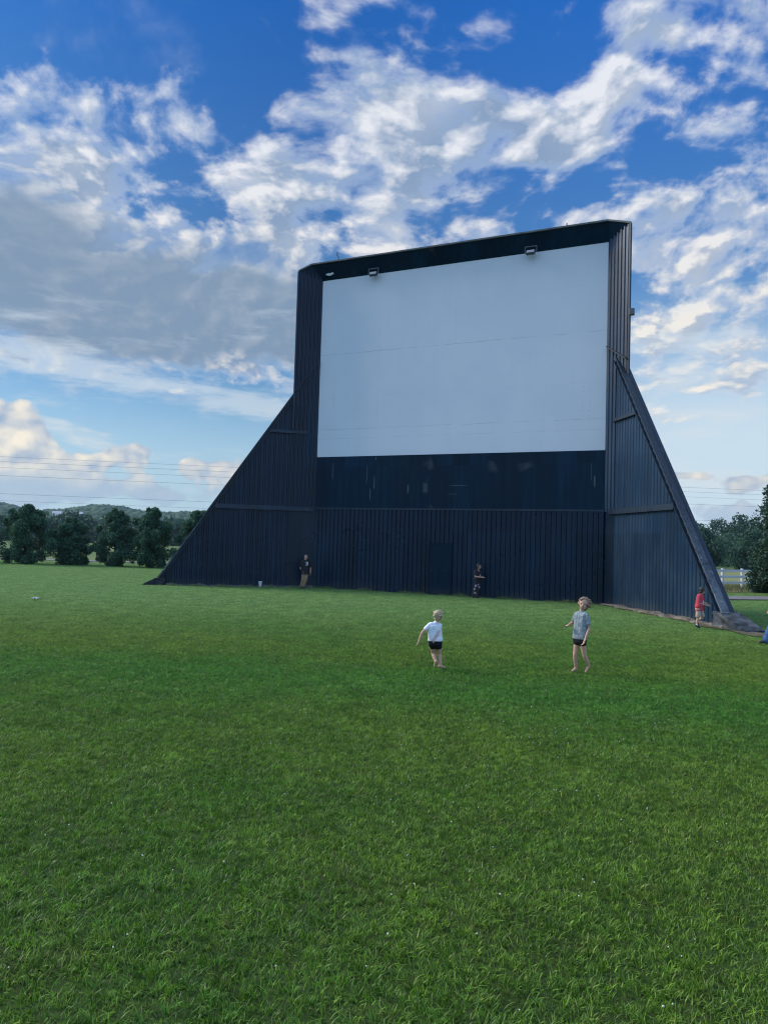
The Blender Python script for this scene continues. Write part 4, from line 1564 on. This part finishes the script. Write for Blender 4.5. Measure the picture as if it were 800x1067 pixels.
def shirt(root_, V, w, voxel, mat, sleeve=0.62, loose=1.12, name='shirt', drop=0.6):
    top_ = (V['shL'] + V['shR']) / 2
    mid = (V['hipL'] + V['hipR']) / 2
    sv = V['shR'] - V['shL']
    caps = [(V['shL'] * 0.8 + V['shR'] * 0.2, V['shR'] * 0.8 + V['shL'] * 0.2, w['chest'] * 0.78 * loose, w['chest'] * 0.78 * loose)]
    for k in (-0.22, 0.0, 0.22):
        caps.append((top_ + sv * k - Vector((0, 0, w['chest'] * 0.45)), mid + sv * k - Vector((0, 0, w['hip'] * drop)), w['chest'] * loose * (1.03 if k else 1.06), w['hip'] * 1.16 * loose))
    for s_ in 'LR':
        e = V['sh' + s_].lerp(V['el' + s_], sleeve)
        caps.append((V['sh' + s_], e, w['uarm'] * 1.3, w['uarm'] * 1.45))
    caps.append((top_, V['neck'].lerp(top_, 0.3), w['chest'] * 0.6, w['neck'] * 1.25))
    up_ = Vector((0, 0, w['hip'] * 0.9))
    caps.append((V['hipL'] + up_, V['hipR'] + up_, w['hip'] * 1.27, w['hip'] * 1.27))
    hem = mid - Vector((0, 0, w['hip'] * (drop + 0.35)))
    return garment(name, root_, mat, caps, voxel, cut=[(hem, (0, 0, -1))])


def shorts(root_, V, w, voxel, mat, length=0.75, loose=1.18, name='shorts'):
    caps = [(V['hipL'] + Vector((0, 0, w['hip'] * z_)), V['hipR'] + Vector((0, 0, w['hip'] * z_)), w['hip'] * 1.13, w['hip'] * 1.13) for z_ in (0.5, 0.0)]
    for s_ in 'LR':
        e = V['hip' + s_].lerp(V['kn' + s_], length)
        caps.append((V['hip' + s_], e, w['thigh'] * loose * 1.05, w['thigh'] * loose))
    return garment(name, root_, mat, caps, voxel)


def trousers(root_, V, w, voxel, mat, name='trousers', flare=1.0):
    caps = [(V['hipL'] + Vector((0, 0, w['hip'] * 0.4)), V['hipR'] + Vector((0, 0, w['hip'] * 0.4)), w['hip'] * 1.06, w['hip'] * 1.06)]
    for s_ in 'LR':
        caps.append((V['hip' + s_], V['kn' + s_], w['thigh'] * 1.15, w['knee'] * 1.45))
        caps.append((V['kn' + s_], V['an' + s_] + Vector((0, 0, w['ank'] * 0.3)), w['knee'] * 1.45, w['ank'] * 1.9 * flare))
    return garment(name, root_, mat, caps, voxel)


def shoes(root_, V, w, voxel, mat):
    for s_ in 'LR':
        a, t = V['an' + s_], V['toe' + s_]
        garment('shoe', root_, mat, [(a + (a - t).normalized() * w['ank'] * 0.7 - Vector((0, 0, w['ank'] * 0.3)), t, w['ank'] * 1.3, w['ank'] * 1.0)], voxel, sm=2)


def hair(root_, c, basis, hgt, mat, voxel, tufts=(), back=0.10, low=-0.15, tousle=0.0):
    s, f_, u = basis
    rot = Matrix((s, f_, u)).transposed().to_4x4()
    bm = bmesh.new()
    ball(bm, c + u * hgt * 0.15 - f_ * hgt * back, (hgt * 0.43, hgt * 0.45, hgt * 0.43), rot)
    ball(bm, c + u * hgt * low - f_ * hgt * 0.26, (hgt * 0.36, hgt * 0.24, hgt * 0.34), rot)
    gt = np.random.default_rng(int(abs(c.x) * 1e4) % 997)
    tufts = list(tufts)
    for _ in range(26 if tousle else 0):
        d_ = gt.normal(0, 1, 3)
        d_ /= np.linalg.norm(d_)
        if d_[1] > 0.45 and d_[2] < 0.5: continue
        d_[2] = d_[2] * 0.8 + 0.15
        p0 = d_ * 0.36
        p1 = p0 + (d_ * 0.55 + gt.normal(0, 0.45, 3)) * tousle
        tufts.append((tuple(p0), tuple(p1), 0.10, 0.022))
    for a, b_, r0, r1 in tufts:
        pa = c + s * a[0] * hgt + f_ * a[1] * hgt + u * a[2] * hgt
        pb = c + s * b_[0] * hgt + f_ * b_[1] * hgt + u * b_[2] * hgt
        capsule(bm, pa, pb, r0 * hgt, r1 * hgt, 8)
    me = fuse('hair', bm, voxel, 2)
    ruffle(me, 0.008, 26.0, 0.6)
    return obj('hair', me, mat, root_)


def hair_mat(name, a, b_):
    m, nt, b = new_mat(name)
    co = texco()
    x, y, z = sepxyz(co)
    n = noise(comb(x * 60, y * 60, z * 12), 1.0, 4, 0.6)
    setin(b, 'Base Color', mixc(n.smooth(0.3, 0.7), a, b_))
    setin(b, 'Roughness', 0.5)
    bump(b, n, 0.5, 0.01)
    return m


KID = dict(head=0.19, neck=0.040, chest=0.076, hip=0.075, uarm=0.034, elb=0.028, wr=0.021, thigh=0.060, knee=0.042, calf=0.043, ank=0.028)
MAN = dict(head=0.235, neck=0.058, chest=0.125, hip=0.115, uarm=0.052, elb=0.042, wr=0.030, thigh=0.082, knee=0.058, calf=0.056, ank=0.038)

# --- child in the white t-shirt, running away from the camera to the right
J = dict(head=(0.10, 0.03, 0.985), neck=(0.055, 0.0, 0.865), headup=(0.05, 0.0, 1), face=(0.72, 0.62, -0.22),
         shL=(-0.075, -0.02, 0.805), shR=(0.125, 0.05, 0.800), elL=(-0.205, -0.03, 0.665), wrL=(-0.255, -0.05, 0.535),
         elR=(0.13, 0.20, 0.665), wrR=(0.09, 0.30, 0.62), hipL=(0.00, 0.02, 0.475), hipR=(0.095, 0.02, 0.475),
         knL=(0.02, 0.10, 0.275), anL=(0.065, -0.02, 0.135), toeL=(0.045, 0.01, 0.05),
         knR=(0.135, 0.09, 0.265), anR=(0.150, 0.02, 0.055), toeR=(0.235, 0.05, 0.030), r=KID)
m_hair_b = hair_mat('blond_hair', (0.30, 0.21, 0.11), (0.55, 0.42, 0.25))
m_tee_w, nt, b = new_mat('white_tee')
co = texco()
x, y, z = sepxyz(co)
pt = NX.m('ABSOLUTE', (x - 0.045) * 0.8 - (z - 0.60) * 0.45 + (noise(co, 14, 3, 0.6) - 0.5) * 0.06).smooth(0.02, 0.035, 1.0, 0.0)
pz = NX.m('ABSOLUTE', z - 0.60).smooth(0.10, 0.14, 1.0, 0.0)
dot = NX.m('SQRT', (x + 0.0) * (x + 0.0) + (z - 0.745) * (z - 0.745)).smooth(0.008, 0.014, 1.0, 0.0)
c = mixc((pt * pz * 0.75).clamp(), (0.76, 0.77, 0.80), (0.62, 0.36, 0.34))
c = mixc(dot * 0.8, c, (0.10, 0.12, 0.30))
setin(b, 'Base Color', c)
setin(b, 'Roughness', 0.85)
bump(b, noise(co, 18, 4, 0.6), 0.35, 0.02)
m_black_cloth = plain('black_cloth', (0.012, 0.013, 0.016), 0.85, 0.3, 20, 0, 0.2, 0.3)


def parts_a(r_, V, w, basis, hgt, vx):
    shirt(r_, V, w, vx, m_tee_w, 0.45, 1.10, 't_shirt', -0.95)
    shorts(r_, V, w, vx, m_black_cloth, 0.30, 1.12)
    hair(r_, V['head'], basis, hgt, m_hair_b, vx, [((-.1, -.2, .2), (-.35, -.45, .35), .2, .07), ((.2, -.2, .1), (.45, -.3, .0), .2, .08), ((0, -.3, 0), (-.1, -.62, -.05), .25, .1), ((.1, .1, .4), (.25, .3, .3), .15, .08)], 0.12, -0.2, 0.34)


person((0.98, 13.85, 0.02), 1.0, J, 'barefoot blond child in white t-shirt and black shorts running with one arm back', parts_a, 0.0065)

# --- child in the grey t-shirt, turned to look at the camera
k_ = 0.00203
J = dict(head=(0.110, -0.01, 1.285), neck=(0.075, 0.0, 1.150), headup=(0.08, 0.0, 1), face=(-0.38, -0.92, -0.05),
         shL=(0.010, 0.09, 1.085), shR=(0.150, -0.10, 1.070), elL=(-0.055, 0.15, 0.905), wrL=(-0.150, 0.06, 0.872),
         elR=(0.190, -0.13, 0.845), wrR=(0.105, -0.19, 0.655), hipL=(0.025, 0.06, 0.600), hipR=(0.085, -0.05, 0.600),
         knL=(-0.020, 0.03, 0.325), anL=(0.012, 0.07, 0.075), toeL=(-0.075, 0.00, 0.030),
         knR=(0.135, -0.06, 0.325), anR=(0.225, -0.02, 0.135), toeR=(0.160, -0.05, 0.030), r=dict(KID, head=0.225, chest=0.078, hip=0.076, thigh=0.062))
m_hair_r = hair_mat('light_brown_hair', (0.16, 0.085, 0.045), (0.34, 0.21, 0.12))
m_tee_g = plain('grey_marl', (0.25, 0.29, 0.30), 0.9, 0.35, 26, 0, 0.15, 0.35)


def parts_b(r_, V, w, basis, hgt, vx):
    shirt(r_, V, w, vx, m_tee_g, 0.62, 1.08, 't_shirt', -0.75)
    shorts(r_, V, w, vx, m_black_cloth, 0.20, 1.12)
    hair(r_, V['head'], basis, hgt, m_hair_r, vx, [((-.25, -.15, .25), (-.55, -.25, .12), .22, .10), ((-.3, -.2, .1), (-.52, -.2, -.2), .2, .10), ((0, .15, .42), (.25, .28, .34), .14, .08), ((-.2, -.1, .4), (-.5, -.1, .35), .18, .06)], 0.14, -0.25, 0.32)


person((3.67, 13.91, 0.02), 1.0, J, 'barefoot child in grey t-shirt and black shorts with windblown brown hair', parts_b, 0.007)

# --- man by the wing hinge
J = dict(head=(0.13, -0.02, 1.535), neck=(0.10, 0.0, 1.40), headup=(0.06, 0, 1), face=(0.55, -0.75, 0.10),
         shL=(-0.07, 0.0, 1.30), shR=(0.30, 0.05, 1.29), elL=(-0.145, 0.04, 1.02), wrL=(0.005, -0.08, 0.84),
         elR=(0.365, 0.05, 1.02), wrR=(0.375, -0.02, 0.78), hipL=(0.035, 0.0, 0.80), hipR=(0.205, 0.02, 0.80),
         knL=(0.02, -0.04, 0.44), anL=(-0.07, 0.06, 0.09), toeL=(-0.03, -0.12, 0.045),
         knR=(0.17, -0.05, 0.44), anR=(0.06, 0.0, 0.09), toeR=(0.12, -0.16, 0.045), r=dict(MAN, head=0.23))
m_tee_k, nt, b = new_mat('black_tee_white_mark')
co = texco()
x, y, z = sepxyz(co)
front = y.smooth(-0.02, 0.02, 1.0, 0.0)
def bar2(cx, cz, wx, wz):
    return NX.m('ABSOLUTE', x - cx).smooth(wx * 0.8, wx, 1.0, 0.0) * NX.m('ABSOLUTE', z - cz).smooth(wz * 0.8, wz, 1.0, 0.0)
mk_ = bar2(0.19, 1.29, 0.055, 0.018) + bar2(0.225, 1.25, 0.022, 0.05) + bar2(0.20, 1.215, 0.05, 0.018) + bar2(0.225, 1.18, 0.022, 0.03) + bar2(0.17, 1.155, 0.05, 0.016)
setin(b, 'Base Color', mixc((mk_.clamp() * front), (0.012, 0.013, 0.017), (0.62, 0.63, 0.66)))
setin(b, 'Roughness', 0.9)
m_khaki = plain('khaki_cloth', (0.29, 0.20, 0.11), 0.9, 0.25, 14, 0, 0.15, 0.3)
m_stub = hair_mat('cropped_grey_hair', (0.20, 0.16, 0.14), (0.32, 0.27, 0.24))
m_shoe = plain('dark_shoe', (0.05, 0.04, 0.035), 0.7, 0.2, 20)


def parts_m(r_, V, w, basis, hgt, vx):
    shirt(r_, V, w, vx, m_tee_k, 0.72, 1.08, 't_shirt', 0.5)
    trousers(r_, V, w, vx, m_khaki)
    shoes(r_, V, w, vx, m_shoe)
    s, f_, u = basis
    rot = Matrix((s, f_, u)).transposed().to_4x4()
    bm = bmesh.new()
    ball(bm, V['head'] + u * hgt * 0.13 - f_ * hgt * 0.09, (hgt * 0.372, hgt * 0.40, hgt * 0.40), rot)
    obj('hair', fuse('hair', bm, vx, 1), m_stub, r_)


person((-3.88, 36.35, 0.03), 1.0, J, 'man in black t-shirt with white mark and khaki trousers by the screen', parts_m, 0.011)

# --- woman in black and pale print in front of the ribbed wall
J = dict(head=(0.12, -0.02, 1.475), neck=(0.09, 0.0, 1.345), headup=(0.10, 0, 1), face=(0.85, -0.5, -0.15),
         shL=(-0.06, -0.04, 1.25), shR=(0.19, 0.10, 1.25), elL=(-0.04, -0.10, 1.00), wrL=(0.22, -0.16, 0.985),
         elR=(0.20, 0.08, 1.00), wrR=(0.30, -0.08, 0.99), hipL=(0.00, -0.02, 0.78), hipR=(0.13, 0.04, 0.78),
         knL=(-0.02, -0.04, 0.43), anL=(-0.10, 0.05, 0.09), toeL=(-0.02, -0.06, 0.05),
         knR=(0.10, -0.06, 0.43), anR=(0.055, -0.08, 0.085), toeR=(0.14, -0.17, 0.045), r=dict(MAN, head=0.23, chest=0.108, hip=0.112, uarm=0.044, neck=0.048))
m_print, nt, b = new_mat('black_floral_print')
co = texco()
vor = nt.nodes.new('ShaderNodeTexVoronoi')
vor.inputs['Scale'].default_value = 6.5
NX.tree.links.new(co, vor.inputs['Vector'])
vd = NX(vor.outputs['Distance'])
cellr = sepxyz(vor.outputs['Color'])[0]
fl_ = vd.smooth(0.25, 0.42, 1.0, 0.0) * cellr.smooth(0.40, 0.55)
setin(b, 'Base Color', mixc(fl_ * 0.85, (0.014, 0.013, 0.018), mixc(noise(co, 20, 2, 0.5), (0.55, 0.40, 0.42), (0.42, 0.36, 0.46))))
setin(b, 'Roughness', 0.85)
m_hair_d = hair_mat('dark_hair', (0.012, 0.010, 0.010), (0.03, 0.024, 0.022))


def parts_w(r_, V, w, basis, hgt, vx):
    shirt(r_, V, w, vx, m_print, 0.6, 1.08, 'blouse', 0.6)
    trousers(r_, V, w, vx, m_print, 'trousers', 1.25)
    shoes(r_, V, w, vx, m_shoe)
    hair(r_, V['head'], basis, hgt, m_hair_d, vx, [((0, -.3, 0), (0, -.42, -.5), .25, .16), ((-.3, -.15, 0), (-.3, -.25, -.5), .15, .1), ((.3, -.15, 0), (.3, -.2, -.5), .15, .1)], 0.12, -0.2)


person((4.23, 33.35, 0.02), 0.965, J, 'dark-haired woman in black flower-print outfit standing before the ribbed wall', parts_w, 0.011)

# --- boy in red running along the near wing
J = dict(head=(0.20, 0.0, 1.155), neck=(0.155, 0.0, 1.04), headup=(0.12, 0, 1), face=(0.95, 0.25, -0.12),
         shL=(0.07, -0.07, 0.985), shR=(0.20, 0.08, 0.985), elL=(0.075, -0.11, 0.77), wrL=(0.275, -0.13, 0.72),
         elR=(0.28, 0.12, 0.80), wrR=(0.40, 0.10, 0.74), hipL=(0.07, -0.04, 0.595), hipR=(0.155, 0.04, 0.595),
         knL=(0.05, -0.05, 0.315), anL=(0.02, -0.04, 0.085), toeL=(0.10, -0.06, 0.035),
         knR=(0.245, 0.05, 0.34), anR=(0.09, 0.09, 0.20), toeR=(0.12, 0.09, 0.10), r=dict(KID, head=0.205, chest=0.092, hip=0.088))
m_red, nt, b = new_mat('red_tee')
co = texco()
x, y, z = sepxyz(co)
f2 = y.smooth(-0.06, -0.03, 1.0, 0.0)
mk_ = bar2(0.205, 0.81, 0.03, 0.05)
setin(b, 'Base Color', mixc(mk_ * f2 * 0.8, mixc(noise(co, 9, 3, 0.5), (0.44, 0.035, 0.055), (0.56, 0.06, 0.08)), (0.66, 0.62, 0.64)))
setin(b, 'Roughness', 0.85)
m_sand = plain('sand_cloth', (0.46, 0.34, 0.27), 0.9, 0.15, 14, 0, 0.15, 0.3)
m_shoe_k = plain('black_shoe', (0.012, 0.012, 0.014), 0.6, 0.2, 20)
m_sock = plain('white_sock', (0.68, 0.68, 0.68), 0.9, 0.05, 20)


def parts_r(r_, V, w, basis, hgt, vx):
    shirt(r_, V, w, vx, m_red, 0.62, 1.12, 't_shirt', 0.25)
    shorts(r_, V, w, vx, m_sand, 0.78, 1.25)
    shoes(r_, V, w, vx, m_shoe_k)
    for s_ in 'LR':
        garment('sock', r_, m_sock, [(V['an' + s_], V['an' + s_].lerp(V['kn' + s_], 0.22), w['ank'] * 1.18, w['ank'] * 1.2)], vx, sm=1)
    hair(r_, V['head'], basis, hgt, m_hair_d, vx, [((0, .1, .4), (0, .38, .3), .12, .08)], 0.10, -0.15)


person((9.62, 22.75, 0.03), 1.0, J, 'boy in red t-shirt, sand shorts and black shoes jogging beside the screen wing', parts_r, 0.009)

# --- walker entering at the edge
J = dict(head=(0.34, 0.0, 1.50), neck=(0.33, 0.0, 1.37), headup=(-0.03, 0, 1), face=(-0.95, 0.25, 0),
         shL=(0.28, -0.16, 1.28), shR=(0.34, 0.16, 1.28), elL=(0.13, -0.20, 1.09), wrL=(0.08, -0.18, 0.93),
         elR=(0.44, 0.20, 1.03), wrR=(0.40, 0.16, 0.80), hipL=(0.30, -0.07, 0.80), hipR=(0.33, 0.07, 0.80),
         knL=(0.16, -0.08, 0.46), anL=(0.05, -0.07, 0.095), toeL=(-0.11, -0.08, 0.055),
         knR=(0.36, 0.08, 0.43), anR=(0.52, 0.08, 0.12), toeR=(0.42, 0.08, 0.04), r=dict(MAN, head=0.225, chest=0.112, uarm=0.046))
m_jean = plain('blue_denim', (0.055, 0.12, 0.25), 0.9, 0.3, 10, 0, 0.15, 0.3)
m_tee_p = plain('pale_tee', (0.66, 0.66, 0.66), 0.85, 0.06, 12, 0, 0.2, 0.3)


def parts_e(r_, V, w, basis, hgt, vx):
    shirt(r_, V, w, vx, m_tee_p, 0.95, 1.08, 't_shirt', 0.4)
    trousers(r_, V, w, vx, m_jean, 'jeans', 1.35)
    shoes(r_, V, w, vx, m_shoe)
    hair(r_, V['head'], basis, hgt, m_hair_d, vx, [((0, -.3, 0), (0, -.42, -.4), .25, .16)], 0.12, -0.2)


person((9.94, 19.35, 0.02), 1.0, J, 'person in pale t-shirt and flared blue jeans striding past the concrete footing', parts_e, 0.011)
